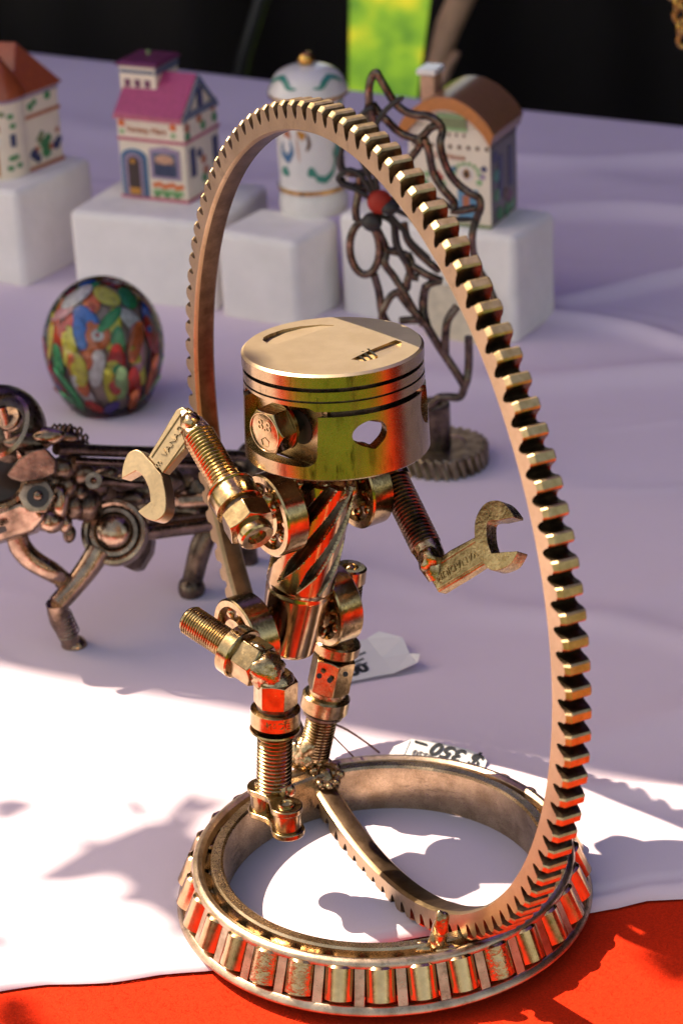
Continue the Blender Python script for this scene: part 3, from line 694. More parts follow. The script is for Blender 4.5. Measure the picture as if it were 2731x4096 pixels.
text('stamped_lettering', 'MADE', .0034, kt + kd * (at(1622) + .0034) + az(4) * .0087, Vector((1, .07, 0)), ZU, M['bolt'], shin, .0002)
MB().lathe([(0, 0), (.0087, 0), (.0089, .0006), (.0080, .0013), (0, .0013)], kt + kd * at(1668), kd, 48).build('washer', M['bolt'], shin, 35)
fp = kb + Vector((.001, 0, -.003)); np_ = fp + Vector((.0078, -.0128, 0))
mb = MB()
for k in range(9): mb.blob(fp + Vector((random.uniform(-.005, .006), random.uniform(-.005, .002), random.uniform(-.001, .005))), random.uniform(.0018, .0034), k + 50, .45)
mb.build('weld', M['weld'], shin, 60)
def linkplate(a, b, z, r, h, hole):
    a = Vector((a.x, a.y, z)); b = Vector((b.x, b.y, z)); u = (b - a).normalized(); s_ = Vector((-u.y, u.x, 0)); pts = []
    Lk = (b - a).length; al = R_(52)
    for k in range(17):
        q = -PI + al + (2 * PI - 2 * al) * k / 16; pts.append(b + u * (r * math.cos(q)) + s_ * (r * math.sin(q)))
    for t in (.4, .5, .6): pts.append(b.lerp(a, t) + s_ * r * .58)
    for k in range(17):
        q = al + (2 * PI - 2 * al) * k / 16; pts.append(a + u * (r * math.cos(q)) + s_ * (r * math.sin(q)))
    for t in (.6, .5, .4): pts.append(b.lerp(a, t) - s_ * r * .58)
    return MB().prism(pts, Vector((0, 0, h)))
zt = P(657, 1850, np_.y).z; zl = zt - .0112
np_ = P(658, 1850, np_.y)
fp2 = np_ + Vector((-.0082, .0142, 0))
foot = linkplate(fp2, np_, zl, .0058, .0022, 0).build('foot_link', M['bolt'], fig, 30, .0004)
linkplate(fp2, np_, zt - .002, .0057, .0022, 0).build('link_plate', M['bolt'], foot, 30, .0004)
for c in (np_, fp2):
    MB().lathe([(0, 0), (.0046, 0), (.0047, .0004), (.0047, .0084), (.0046, .0088), (0, .0088)], Vector((c.x, c.y, zl + .0022)), ZU, 32).build('roller', M['bolt'], foot, 35)
cz = Vector((np_.x, np_.y, zt + .0002))
MB().lathe([(.0017, .0003), (.0021, .0009), (.0028, .0009), (.0031, 0), (.0031, -.001), (.0017, -.001)], cz, ZU, 32, closed=True).build('bush', M['bolt'], foot, 35)
MB().lathe([(0, -.0003), (.00175, -.0003), (.00175, .0001), (0, .0001)], cz, ZU, 24).build('bush_hole', M['black'], foot)

# --- far leg (standing on the ring)
YF = .060
ha = HC - HU * .054; ha.z = HC.z - math.sqrt(.1327 ** 2 - .054 ** 2)
def fl(u, v): return P(u, v, YF)
A, d, L = axisparts(fl(775, 1475), fl(722, 1732))
def fa(v): return (v - 1475) / (1732 - 1475) * L
leg = MB().thread(.0058, A + d * fa(1632), A + d * fa(1736), .00125, .0007).build('leg_bolt', M['bolt'], fig, 25)
MB().lathe([(0, 0), (.0080, 0), (.0086, .0006), (.0086, .0042), (.0078, .005), (0, .005)], A - d * .001, d, 48).build('collar', M['bolt'], leg, 35)
MB().hexhead(.0082, fa(1580) - fa(1505), A + d * fa(1505), d, X=az(-20), ch=.5, both=True).build('nut', M['bolt'], leg, 30, .0004)
MB().lathe([(0, 0), (.0066, 0), (.0070, .012), (0, .012)], A + d * fa(1545), d, 32).build('spacer', M['weld'], leg)
for u, v in [(733, 1552), (757, 1562), (793, 1548)]:
    c = P(u, v, YF - .0078); MB().lathe([(0, 0), (.0010, 0), (.0010, .001), (0, .001)], c, (c - A).normalized() * -1 if False else -FWD, 16).build('weld_hole', M['black'], leg)
MB().lathe([(0, 0), (.0082, 0), (.0089, .0007), (.0089, .0060), (.0080, .0068), (0, .0068)], A + d * fa(1592), d, 48).build('collar', M['bolt'], leg, 35)
MB().lathe([(0, 0), (.0076, 0), (.0076, .0010), (0, .0010)], A + d * fa(1632), d, 40).build('washer', M['dark'], leg)
mb = MB()
for k in range(26):
    t = k / 25; c = fl(722, 1725).lerp(ha + Vector((-.003, 0, .004)), t) + Vector((random.uniform(-.004, .004), random.uniform(-.003, .003), random.uniform(-.002, .002)))
    mb.blob(c, random.uniform(.0024, .0046), k + 80, .45)
for k in range(10): mb.blob(fl(706, 1760) + Vector((random.uniform(-.004, .003), 0, random.uniform(-.008, .010))), random.uniform(.002, .0036), k + 130, .5)
mb.build('weld', M['weld'], leg, 60)
hd_ = camdir(.05, .55, .83); hc = P(750, 1778, YF - .006)
mb = MB().lathe([(.0030, .0004), (.0034, .0012), (.0050, .0012), (.0056, 0), (.0056, -.0050), (.003, -.0050)], hc, hd_, 36, closed=True)
for k in range(9): a = 2 * PI * k / 9; mb.blob(hc + frame(hd_)[0] * (.0050 * math.cos(a)) + frame(hd_)[1] * (.0050 * math.sin(a)), .0016, k + 160, .4)
ft = mb.build('foot_bush', M['weld'], fig, 50)
MB().lathe([(0, 0), (.0031, 0), (.0031, .0006), (0, .0006)], hc - hd_ * .002, hd_, 24).build('bush_hole', M['black'], ft)
fc = P(745, 1812, YF - .004)
mb = MB().lathe([(0, 0), (.0052, 0), (.0056, .0010), (.0050, .0020), (.0048, .0068), (.0054, .0080), (0, .0084)], fc - ZU * .0055, ZU, 32); mb.blob(fc + Vector((.0, .0, .004)), .0056, 171, .25); mb.build('foot_pin', M['weld'], ft, 40)
# socket-head bolt behind the far hip
A, d, L = axisparts(P(805, 1300, .066), P(790, 1440, .066))
mb = MB().thread(.0052, A + d * .006, A + d * L, .00125, .0007); hipb = mb.build('hip_bolt', M['bolt'], fig, 25)
MB().lathe([(0, .0020), (.0026, .0020), (.0030, .0002), (.0052, 0), (.0060, .0006), (.0060, .0058), (0, .0062)], A, d, 36).build('bolt_head', M['bolt'], hipb, 35)
MB().blob(A + d * .0016, .0018, 3, .3).build('socket', M['weld'], hipb)
# neck and hip welds
mb = MB()
for k in range(14): mb.blob(SH + Vector((random.uniform(-.010, .012), random.uniform(-.006, .004), random.uniform(.004, .011))), random.uniform(.003, .005), k + 200, .35)
for k in range(8): mb.blob(HP - TL * .0125 + Vector((random.uniform(-.003, .002), random.uniform(-.004, .002), random.uniform(-.012, .003))), random.uniform(.0014, .0028), k + 220, .45)
for k in range(6): mb.blob(HP + TL * .0118 + Vector((random.uniform(-.002, .002), random.uniform(-.006, 0), random.uniform(-.010, .003))), random.uniform(.0014, .0026), k + 240, .45)
tag(mb.build('weld', M['weld'], fig, 60), kind='stuff')

# ------------------------------------------------------------------ foam blocks with porcelain on them
def yawv(deg): a = R_(deg); return Vector((math.cos(a), math.sin(a), 0)), Vector((-math.sin(a), math.cos(a), 0))
def foam(label, frb, yaw, vt, flt, rrt, W_=None, D_=None):
    ex, ey = yawv(yaw); B = T(*frb); H = height_at(B, vt); top = B + ZU * H
    w = W_ or (top - T(*flt, H)).dot(ex); dd = D_ or (T(*rrt, H) - top).dot(ey)
    mb = MB().box(B - ex * w + ZU * .0012, ex * w, ey * dd, ZU * H)
    o = mb.build('foam_block', M['foam'], None, 35, .0045, 5)
    tag(o, label, 'foam block', 'white foam blocks used as plinths'); return H, ex, ey, top, w, dd
b1 = foam('white foam block under the orange roofed house, at the left edge', (61, 673), -33, 445, (-160, 420), (256, 371), W_=.075)
b2 = foam('widest white foam block, under the pink roofed house', (499, 730), -25, 520, (172, 478), (612, 425))
b3 = foam('white foam block under the lidded porcelain jar', (689, 772), -33, 563, (505, 528), (796, 508))
b4 = foam('white foam block under the brown roofed house, farthest right', (1186, 802), -32, 552, (815, 470), (1282, 490))
print('BLOCKS', [[round(x, 4) for x in (b[0], b[4], b[5])] for b in (b1, b2, b3, b4)])
# cream card between the two right-hand blocks
ex, ey = yawv(-32)
c0 = T(806, 770)
mb = MB().box(T(800, 700) + ey * .004 + ZU * .0012, ex * .0060, ey * .05, ZU * (b3[0] * .99)); tag(mb.build('cream_card', M['cream']), 'cream coloured card standing between two foam blocks behind the web', 'card')
c1 = T(985, 778); ww = (T(1075, 790) - c1).dot(ex)
h_ = height_at(c1, 652); mb = MB().box(c1 - ey * .004 + ZU * .0012, ex * .036, ey * .003, ZU * h_); tag(mb.build('cream_card', M['cream']), 'cream card leaning on the front of the farthest right foam block', 'card')

# porcelain house kit: local frame O (front left bottom corner), ex along the front, ey into depth
class House:
    def __init__(s, name, label, O, ex, ey, w, d, h, group='porcelain houses on foam plinths'):
        s.O, s.ex, s.ey, s.w, s.d, s.h = Vector(O), ex, ey, w, d, h
        s.root = empty(name, s.O); tag(s.root, label, 'porcelain house', group)
    def p(s, x, y, z): return s.O + s.ex * (x * s.w) + s.ey * (y * s.d) + ZU * (z * s.h)
    def box(s, name, m, x0, x1, y0, y1, z0, z1, parent=None, bevel=.0008):
        a = s.p(x0, y0, z0); return MB().box(a, s.ex * (s.w * (x1 - x0)), s.ey * (s.d * (y1 - y0)), ZU * (s.h * (z1 - z0))).build(name, M[m], parent or s.root, 35, bevel)
    def front(s, name, m, poly, t=.0004, off=0.0, parent=None, y=0.0):
        return MB().prism([s.p(x, y, z) - s.ey * off for x, z in poly], -s.ey * t).build(name, M[m], parent or s.root, 35)
    def side(s, name, m, poly, t=.0004, off=0.0, parent=None, x=1.0):
        return MB().prism([s.p(x, y, z) + s.ex * off for y, z in poly], s.ex * t).build(name, M[m], parent or s.root, 35)
    def dot(s, name, m, face, a, b, ra, rb=None, **kw):
        rb = rb or ra * (s.w if face == 'front' else s.d) / s.h
        poly = [(a + ra * math.cos(2 * PI * k / 10) * (1 + .2 * math.sin(3 * k)), b + rb * math.sin(2 * PI * k / 10)) for k in range(10)]
        return getattr(s, face)(name, m, poly, **kw)
def rect(a0, a1, b0, b1): return [(a0, b0), (a1, b0), (a1, b1), (a0, b1)]
def arch(a0, a1, b0, b1, rise, k=8):
    return [(a0, b0), (a1, b0)] + [((a0 + a1) / 2 + (a1 - a0) / 2 * math.cos(PI * i / k), b1 + rise * math.sin(PI * i / k)) for i in range(k + 1)]

# pink-roofed house
H2 = b2[0] + .0012
fl_, fr_ = T(283, 451, H2), T(434, 468, H2); ex = (fr_ - fl_).normalized(); ey = Vector((-ex.y, ex.x, 0)); w = (fr_ - fl_).length
hgt = height_at(fr_, 277) - H2 if False else None
def hz(base, v):
    z0 = base.z; lo, hi = 0, .2
    for _ in range(40):
        m_ = (lo + hi) / 2
        if proj(base + ZU * m_)[1] > v: lo = m_
        else: hi = m_
    return lo
h2 = hz(fr_, 276)
h = House('porcelain_house', 'ivory porcelain house with pink gabled roof and square tower', fl_, ex, ey, w, w * .92, h2)
h.box('wall', 'ivory', 0, 1, 0, 1, 0, 1)
# roof
rz = .40
rp = lambda x, y, z: h.p(x, y, z)
mb = MB(); ov = .025
a = [rp(-ov, -ov, .985), rp(1 - .01, -ov, .985), rp(1 - .01, .5, 1 + rz), rp(-ov, .5, 1 + rz)]
mb.prism(a, ZU * .0016); a = [rp(-ov, 1 + ov, .985), rp(.99, 1 + ov, .985), rp(.99, .5, 1 + rz), rp(-ov, .5, 1 + rz)]; mb.prism(a, ZU * .0016)
roof = mb.build('roof', M['pink'], h.root, 20, .0005)
MB().prism([rp(-ov, -ov, .955), rp(1, -ov, .955), rp(1, -ov, 1.0), rp(-ov, -ov, 1.0)], -ey * .0008).build('eave', M['rose'], roof)
MB().prism([rp(0, .001, .99), rp(0, .999, .99), rp(0, .5, 1 + rz - .02)], ex * (w * .995)).build('gable', M['ivory'], h.root, 20)
h.side('gable_trim', 'slate', [(-.02, .96), (.06, .96), (.5, 1.33), (.94, .96), (1.02, .96), (.5, 1 + rz + .03)], .0008, .0002); h.side('gable_trim', 'slate', rect(.03, .97, .97, 1.05), .0006, .0002); h.side('gable_post', 'navy', rect(.43, .57, 1.04, 1.28), .0006, .0002)
# tower
tw = h.box('tower', 'ivory', -.06, .49, .28, .92, .0, 1.53)
mb = MB(); q = [rp(-.09, .25, 1.54), rp(.52, .25, 1.54), rp(.52, .96, 1.54), rp(-.09, .96, 1.54)]; q2 = [rp(-.06, .30, 1.565), rp(.49, .30, 1.565), rp(.49, .91, 1.565), rp(-.06, .91, 1.565)]; c = rp(.15, .75, 1.575)
mb.add([p - ZU * .0012 for p in q] + q + q2, [(3, 2, 1, 0), (8, 9, 10, 11)] + [(i, (i + 1) % 4, 4 + (i + 1) % 4, 4 + i) for i in range(4)] + [(4 + i, 4 + (i + 1) % 4, 8 + (i + 1) % 4, 8 + i) for i in range(4)]); mb.build('roof', M['purple'], tw, 20)
MB().ell(c, Vector((.0016, 0, 0)), Vector((0, .0014, 0)), Vector((0, 0, .0018))).build('finial', M['olive'], tw)
h.front('tower_trim', 'slate', rect(-.04, .47, 1.43, 1.47), .0004, 0, None, .28); h.side('tower_trim', 'slate', rect(.28, .92, 1.42, 1.50), .0005, 0, None, .49)
for a_ in (.06, .21, .36): h.front('window', 'purple', rect(a_ - .04, a_ + .045, 1.27, 1.36), .0004, 0, None, .28)
h.dot('painted_flower', 'orange', 'front', -.01, 1.12, .05, y=.28)
h.front('belt_trim', 'rose', rect(-.005, 1.005, .70, .735), .0007); h.side('belt_trim', 'rose', rect(-.005, 1.0, .70, .735), .0007); h.front('plinth_trim', 'rose', rect(-.01, 1.01, 0, .035), .0008); h.side('plinth_trim', 'rose', rect(0, 1, 0, .035), .0008)
dr = h.front('door_frame', 'blue', arch(.03, .42, .03, .50, .10), .0007); h.front('door_surround', 'slate', arch(.07, .38, .03, .48, .09), .0004, .0007, dr); h.front('door_reveal', 'lilac', arch(.10, .35, .04, .46, .09), .0003, .0011, dr)
h.front('door', 'dusk', arch(.14, .315, .05, .44, .08), .0003, .0014, dr); h.front('door_mat', 'ochre', rect(.15, .31, .06, .14), .0002, .0017, dr); h.dot('door_light', 'ochre', 'front', .22, .46, .035, off=.0017, parent=dr)
wd = h.front('window_frame', 'lilac', [(.47, .27), (.92, .27), (.92, .62), (.70, .66), (.47, .62)], .0007); h.front('window_pane', 'slate', rect(.52, .87, .305, .585), .0003, .0007, wd); h.front('window_curtain', 'peach', arch(.55, .84, .45, .50, .07), .0002, .0010, wd)
for i in range(9): h.front('window_bar', 'navy', rect(.545 + .036 * i, .557 + .036 * i, .31, .45 + .012 * abs(i - 4)), .0003, .0012, wd)
for i in range(7): h.dot('painted_flower', 'orange', 'front', .52 + .065 * i, .19 + .015 * math.sin(i * 2.1), .042, .03)
for i in range(6): h.dot('painted_leaf', 'mint', 'front', .53 + .072 * i, .11, .05, .035, off=.0003)
for i in range(3): h.dot('painted_leaf', 'green', 'front', .54 + .15 * i, .075, .045, .025, off=.0006)
for a_ in (.075, .845): h.dot('painted_flower', 'orange', 'front', a_, .90, .05); h.dot('painted_leaf', 'mint', 'front', a_, .80, .035)
text('sign_lettering', 'Variety Mart', .0052, h.p(.44, 0, .835) - ey * .0005, ex, ZU, M['rust'], h.root, .0002, .2)
for y_, b0, b1_ in ((.20, .28, .62), (.85, .30, .62)): h.side('shutter', 'navy', rect(y_ - .07, y_ + .07, b0, b1_), .0006)
for y_, z_, m_ in ((.1, .88, 'rust'), (.45, .92, 'rust'), (.85, .98, 'rust'), (.1, .78, 'green'), (.55, .82, 'green'), (.88, .84, 'green'), (.5, .42, 'rust'), (.55, .28, 'rust'), (.5, .2, 'green'), (.4, .52, 'navy')): h.dot('painted_flower', m_, 'side', y_, z_, .07)

# orange-roofed house at the left edge
H1 = b1[0] + .0012
fr_ = T(48, 404, H1); rr = T(148, 364, H1); ey = (rr - fr_).normalized(); ex = Vector((ey.y, -ey.x, 0)); d_ = (rr - fr_).length
h1 = hz(fr_, 222)
w = .042
h = House('porcelain_house', 'ivory porcelain house with terracotta roof and round corner turret', fr_ - ex * w, ex, ey, w, d_, h1)
h.box('wall', 'ivory', 0, 1, 0, 1, 0, 1); rp = h.p
mb = MB(); q = [rp(-.05, -.06, .985), rp(1.07, -.06, .985), rp(1.07, 1.06, .985), rp(-.05, 1.06, .985)]; r0, r1 = rp(.15, .45, 1.52), rp(.62, .62, 1.52)
mb.add(q + [r0, r1], [(0, 1, 5, 4), (1, 2, 5), (2, 3, 4, 5), (3, 0, 4), (3, 2, 1, 0)]); mb.build('roof', M['terracotta'], h.root, 20, .0006)
tc = rp(.70, .02, 0); tr = w * .36
tu = MB().lathe([(0, 0), (tr, 0), (tr, h1 * 1.0), (0, h1 * 1.0)], tc, ZU, 40).build('turret', M['ivory'], h.root)
MB().lathe([(0, h1 * 1.56), (.001, h1 * 1.55), (tr * 1.12, h1 * 1.02), (tr * 1.12, h1 * .99), (0, h1 * .99)], tc, ZU, 40).build('turret_roof', M['terracotta'], tu)
MB().lathe([(tr * 1.0, h1 * .945), (tr * 1.06, h1 * .945), (tr * 1.06, h1 * .99), (tr, h1 * .99)], tc, ZU, 40, closed=True).build('eave', M['lilac'], tu)
h.side('belt_trim', 'rust', rect(.12, 1, .66, .70), .0008); h.side('plinth_trim', 'rust', rect(.1, 1.0, 0, .045), .0008); h.side('eave_trim', 'lilac', rect(.1, 1, .92, .96), .0005)
for y_, z_, m_, r_ in ((.35, .80, 'green', .06), (.75, .87, 'green', .07), (.45, .84, 'green', .05), (.35, .2, 'navy', .09), (.42, .13, 'navy', .07), (.85, .22, 'navy', .08), (.92, .27, 'navy', .06), (.6, .28, 'green', .10), (.5, .36, 'olive', .07), (.62, .18, 'green', .1), (.68, .34, 'green', .07), (.42, .25, 'rust', .05), (.72, .22, 'rust', .06), (.55, .42, 'olive', .05), (.9, .4, 'rust', .04)): h.dot('painted_flower', m_, 'side', y_, z_, r_)
def tdec(name, m, a, z0, z1, wa):
    pts = []
    for k in range(6): q = R_(a - wa + 2 * wa * k / 5); pts.append((q, z0))
    for k in range(6): q = R_(a + wa - 2 * wa * k / 5); pts.append((q, z1))
    vs = [tc + az(math.degrees(q)) * (tr + .0004) + ZU * (z * h1) for q, z in pts]; n_ = 6
    MB().add(vs, [(i, i + 1, 10 - i, 11 - i) for i in range(5)]).build(name, M[m], tu, 0)
tdec('window', 'navy', 32, .40, .56, 7); tdec('door', 'ochre', -20, .05, .42, 16); tdec('door_arch', 'porcelain', -20, .45, .54, 22); tdec('window', 'ochre', -16, .60, .68, 20)
for a_, z_, m_ in ((30, .78, 'green'), (10, .82, 'olive'), (34, .66, 'green'), (25, .26, 'green'), (35, .27, 'green'), (20, .14, 'green'), (42, .16, 'green')): tdec('painted_leaf', m_, a_, z_ - .03, z_ + .03, 7)

# brown thatched house
H4 = b4[0] + .0012
fr_ = T(1129, 526, H4); rr = T(1186, 478, H4); ey = (rr - fr_).normalized(); ex = Vector((ey.y, -ey.x, 0)); d_ = (rr - fr_).length
fl_ = T(952, 500, H4); w = abs((fr_ - fl_).dot(ex)); h4 = hz(fr_, 298)
h = House('porcelain_house', 'ivory porcelain house with rounded brown roof and chimney', fr_ - ex * w, ex, ey, w, d_, h4)
rp = h.p; h.box('wall', 'ivory', 0, 1, .0, 1, 0, 1)
ar = 12
fp_ = [(x, 1 + .24 * math.sin(PI * x) ** .8 if 0 < x < 1 else 1) for x in [i / ar for i in range(ar + 1)]]
MB().prism([rp(x, .02, z) for x, z in fp_], ey * (d_ * .96)).build('gable', M['ivory'], h.root, 40)
mb = MB(); outer = []; inner = []
for i in range(17):
    t = i / 16; x = -.08 + 1.16 * t; z = .90 + .34 * math.sin(PI * t) ** .75; outer.append((x, z + .07)); inner.append((x + (.5 - t) * .10, z - .055))
pr_ = [rp(x, -.10, z) for x, z in outer + inner[::-1]]
rf = mb.prism(pr_, ey * (d_ * 1.2)).build('roof', M['thatch'], h.root, 40, .0010, 2)
MB().prism([p - ey * .0006 for p in pr_], ey * .0005).build('verge', M['thatchedge'], rf, 40)
ch = h.box('chimney', 'peach', .02, .20, .45, .75, .95, 1.40); h.box('chimney_cap', 'porcelain', -.01, .23, .40, .80, 1.40, 1.46, ch)
h.side('side_glaze', 'sideslate', rect(.01, 1, .02, .98), .0003); h.side('band', 'dusk', rect(0, 1, .80, .85), .0004, .0003); h.side('awning', 'slate', rect(.02, .98, .88, .99), .0004, .0003)
for y_, a_, b_ in ((.35, .25, .68), (.75, .3, .7)): h.side('shutter', 'navy', rect(y_ - .07, y_ + .07, a_, b_), .0004, .0003)
for y_, z_, m_ in ((.15, .7, 'navy'), (.2, .5, 'teal'), (.55, .25, 'brown'), (.7, .2, 'purple'), (.2, .3, 'green'), (.3, .1, 'green'), (.6, .08, 'green'), (.8, .1, 'green')): h.dot('painted_leaf', m_, 'side', y_, z_, .1, off=.0003)
h.front('awning', 'olive', rect(.38, .72, .97, 1.10), .0007); h.front('awning_trim', 'mint', rect(.37, .73, 1.09, 1.12), .0008); h.front('awning_trim', 'mint', rect(.37, .73, .96, .99), .0008)
for i in range(4): h.dot('painted_dot', 'brown', 'front', .42 + .09 * i, .92, .014, .02)
for i in range(9): h.dot('painted_dot', 'brown', 'front', .08 + .11 * i, .80, .022, .022)
text('sign_lettering', 'Tea House', .0042, h.p(.50, 0, .70) - ey * .0005, ex, ZU, M['rust'], h.root, .0002, .2)
ow = h.dot('window_frame', 'porcelain', 'front', .71, .54, .075, .075); h.dot('window', 'ochre', 'front', .71, .54, .045, .055, off=.0004, parent=ow); h.dot('window_pane', 'dusk', 'front', .71, .54, .03, .04, off=.0008, parent=ow)
for i in range(8): a_ = PI * i / 7; h.dot('painted_leaf', 'mint', 'front', .71 + .15 * math.cos(a_), .54 + .10 * math.sin(a_), .024)
for a_, b_, m_ in ((.56, .58, 'blue'), (.92, .60, 'navy'), (.90, .52, 'lilac'), (.86, .46, 'mint'), (.35, .52, 'redpaint'), (.39, .48, 'redpaint'), (.22, .50, 'mint'), (.3, .60, 'mint'), (.42, .42, 'mint'), (.2, .42, 'green'), (.1, .5, 'teal')): h.dot('painted_flower', m_, 'front', a_, b_, .035)
dr = h.front('door', 'skyblue', rect(.60, .84, .06, .38), .0006); h.front('door_panel', 'rust', rect(.66, .74, .18, .32), .0003, .0006, dr); h.front('plinth_trim', 'olive', rect(0, 1, 0, .03), .0008)

# lidded jar
H3 = b3[0] + .0012
ub = T(722, 478, H3)
jr = T(797, 470, H3); ur = 78 * K * depth(ub) / FPX
us = K * depth(ub) / FPX
def zz(v): return hz(ub, v)
jar = empty('lidded_jar', ub); tag(jar, 'white porcelain lidded jar with gold bands, green scrolls and gold knob', 'jar')
zt_ = hz(ub, 200); s1 = us
def jrad(z):
    pts = [(0, 78), (.06, 80), (.13, 78), (.16, 75), (.19, 79), (.22, 79), (.24, 76), (.8, 79), (.86, 80), (.93, 81), (.955, 80), (1.0, 80)]
    f = z / zt_
    return float(np.interp(f, [p[0] for p in pts], [p[1] for p in pts])) * us
body = [(0, 0)] + [(jrad(zt_ * k / 60), zt_ * k / 60) for k in range(57)] + [(0, zt_ * .95)]
jb = MB().lathe(body, ub, ZU, 72).build('body', M['porcelain'], jar, 40)
lr = 90 * us
lid = [(0, zt_ * .95), (lr * .95, zt_ * .95), (lr, zt_ * .965), (lr * 1.0, zt_ * 1.0), (lr * .93, zt_ * 1.03)]
for k in range(1, 12):
    t = k / 12; lid.append((lr * .92 * math.cos(t * PI / 2) ** .9 if t < 1 else 0, zt_ * 1.03 + lr * .50 * math.sin(t * PI / 2)))
lid.append((0, zt_ * 1.03 + lr * .5))
ld = MB().lathe(lid, ub, ZU, 72).build('lid', M['porcelain'], jar, 40)
MB().ell(ub + ZU * (zt_ * 1.03 + lr * .62), Vector((lr * .215, 0, 0)), Vector((0, lr * .215, 0)), Vector((0, 0, lr * .2))).build('knob', M['gold'], ld)
def band(v0, v1, par, rx=None):
    z0, z1 = v0 * zt_, v1 * zt_; r0 = (rx or jrad(z0)) + .0003
    MB().lathe([(r0 - .0005, z0), (r0, z0 + .0001), (r0, z1 - .0001), (r0 - .0005, z1)], ub, ZU, 72, closed=True).build('gold_band', M['gold'], par)
band(.19, .225, jb); band(.952, .975, ld, lr + .0001)
def scroll(m, pts, wd, fn, name='painted_scroll', par=None):      # ribbon painted on a turned body: (azimuth deg, height) -> fn
    P3 = []
    L_ = []
    n_ = 24
    pts = np.array(pts, float); tt = np.linspace(0, len(pts) - 1, n_)
    A_ = np.interp(tt, range(len(pts)), pts[:, 0]); Z_ = np.interp(tt, range(len(pts)), pts[:, 1])
    vs = []; fs = []
    for i in range(n_):
        j0, j1 = max(0, i - 1), min(n_ - 1, i + 1); dA = (A_[j1] - A_[j0]) * 1.2 / 100; dZ = (Z_[j1] - Z_[j0]); l = math.hypot(dA, dZ) + 1e-6
        wv = wd * math.sin(PI * (i + .6) / (n_ + .2)) ** .6
        for sg in (-1, 1): vs.append(fn(A_[i] - sg * wv * dZ / l * 100 / 1.2, Z_[i] + sg * wv * dA / l))
    for i in range(n_ - 1): fs.append((2 * i, 2 * i + 1, 2 * i + 3, 2 * i + 2))
    MB().add(vs, fs).build(name, M[m], par or jb, 0)
def jf(a, f): return ub + az(a) * (jrad(f * zt_) + .0005) + ZU * (f * zt_)
def lf_(a, t): t = min(max(t, .02), .98); return ub + az(a) * (lr * .92 * math.cos(t * PI / 2) ** .9 + .0006) + ZU * (zt_ * 1.03 + lr * .50 * math.sin(t * PI / 2) + .0004)
for a0 in (-40, 30):
    s_ = 1 if a0 > 0 else -1
    scroll('teal', [(a0 - s_ * 22, .12), (a0 - s_ * 10, .10), (a0, .30), (a0 + s_ * 14, .42), (a0 + s_ * 28, .30), (a0 + s_ * 36, .12)], .075, lf_, par=ld)
scroll('teal', [(-6, .36), (2, .40), (8, .33), (22, .31), (36, .36), (44, .46), (58, .52)], .030, jf); scroll('teal', [(-8, .37), (-2, .39), (4, .36)], .04, jf); scroll('teal', [(38, .52), (44, .48), (48, .58), (60, .45)], .045, jf); scroll('teal', [(-60, .37), (-50, .38), (-42, .36)], .04, jf)
scroll('teal', [(40, .74), (52, .84), (64, .95)], .03, jf); scroll('olive', [(40, .42), (42, .5), (39, .56)], .02, jf)
scroll('blue', [(-52, .62), (-56, .53), (-42, .48), (-32, .55), (-36, .64)], .035, jf); scroll('rust', [(-48, .68), (-40, .70), (-34, .66)], .03, jf); scroll('ochre', [(-22, .72), (-14, .68), (-8, .70)], .035, jf); scroll('brown', [(-6, .70), (-2, .62), (-8, .56)], .028, jf); scroll('peach', [(-24, .70), (-22, .56), (-20, .47)], .016, jf); scroll('redpaint', [(-8, .78), (-4, .74)], .02, jf)

# ------------------------------------------------------------------ glass paperweight
gb = T(253, 943); gD = depth(gb + ZU * .03); gs = K * gD / FPX
GR = 139 * gs; GH = hz(gb, 646) * 1.0
pw = empty('glass_paperweight', gb); tag(pw, 'egg shaped glass paperweight with many coloured glass petals inside', 'paperweight')
def gprof(sc):
    o = [(0, GH * (1 - sc) * .35)]
    for k in range(0, 33):
        t = k / 32; a = -PI / 2 * .80 + (PI / 2 * 1.80) * t
        r = GR * sc * math.cos(a) * (1 - .06 * max(0, -math.sin(a))); z = GH * (.5 + (.5 * sc if math.sin(a) > 0 else .62 * sc) * math.sin(a) - 0)
        o.append((max(r, 0), max(z, GH * (1 - sc) * .35)))
    o.append((0, GH * (.5 + .5 * sc))); return o
gm, t_, b_ = newmat('clear glass')
tr_ = t_.nodes.new('ShaderNodeBsdfTransparent'); gl_ = t_.nodes.new('ShaderNodeBsdfGlossy'); gl_.inputs['Roughness'].default_value = .03; fr = t_.nodes.new('ShaderNodeFresnel'); fr.inputs['IOR'].default_value = 1.4; mx_ = t_.nodes.new('ShaderNodeMixShader')
tr_.inputs[0].default_value = (.95, .94, .96, 1)
t_.links.new(fr.outputs[0], mx_.inputs[0]); t_.links.new(tr_.outputs[0], mx_.inputs[1]); t_.links.new(gl_.outputs[0], mx_.inputs[2]); t_.links.new(mx_.outputs[0], t_.nodes['Material Output'].inputs[0])
MB().lathe(gprof(1.0), gb + ZU * .0015, ZU, 64).build('glass_shell', gm, pw, 180)
MB().lathe(gprof(.86), gb + ZU * .0015, ZU, 48).build('glass_core', plain('dark glass core', (.34, .25, .20), .3), pw, 180)
GP = dict(b=(.05, .20, .65), g=(.06, .40, .13), y=(.80, .70, .08), r=(.60, .045, .03), o=(.80, .18, .05), p=(.75, .38, .42), w=(.85, .80, .72), n=(.30, .07, .04), v=(.13, .09, .36), l=(.36, .55, .22))
for k, c in GP.items(): M['gl' + k] = plain('glass colour ' + k, c, .15, .5, var=.35, scale=300)
gr = random.Random(4)
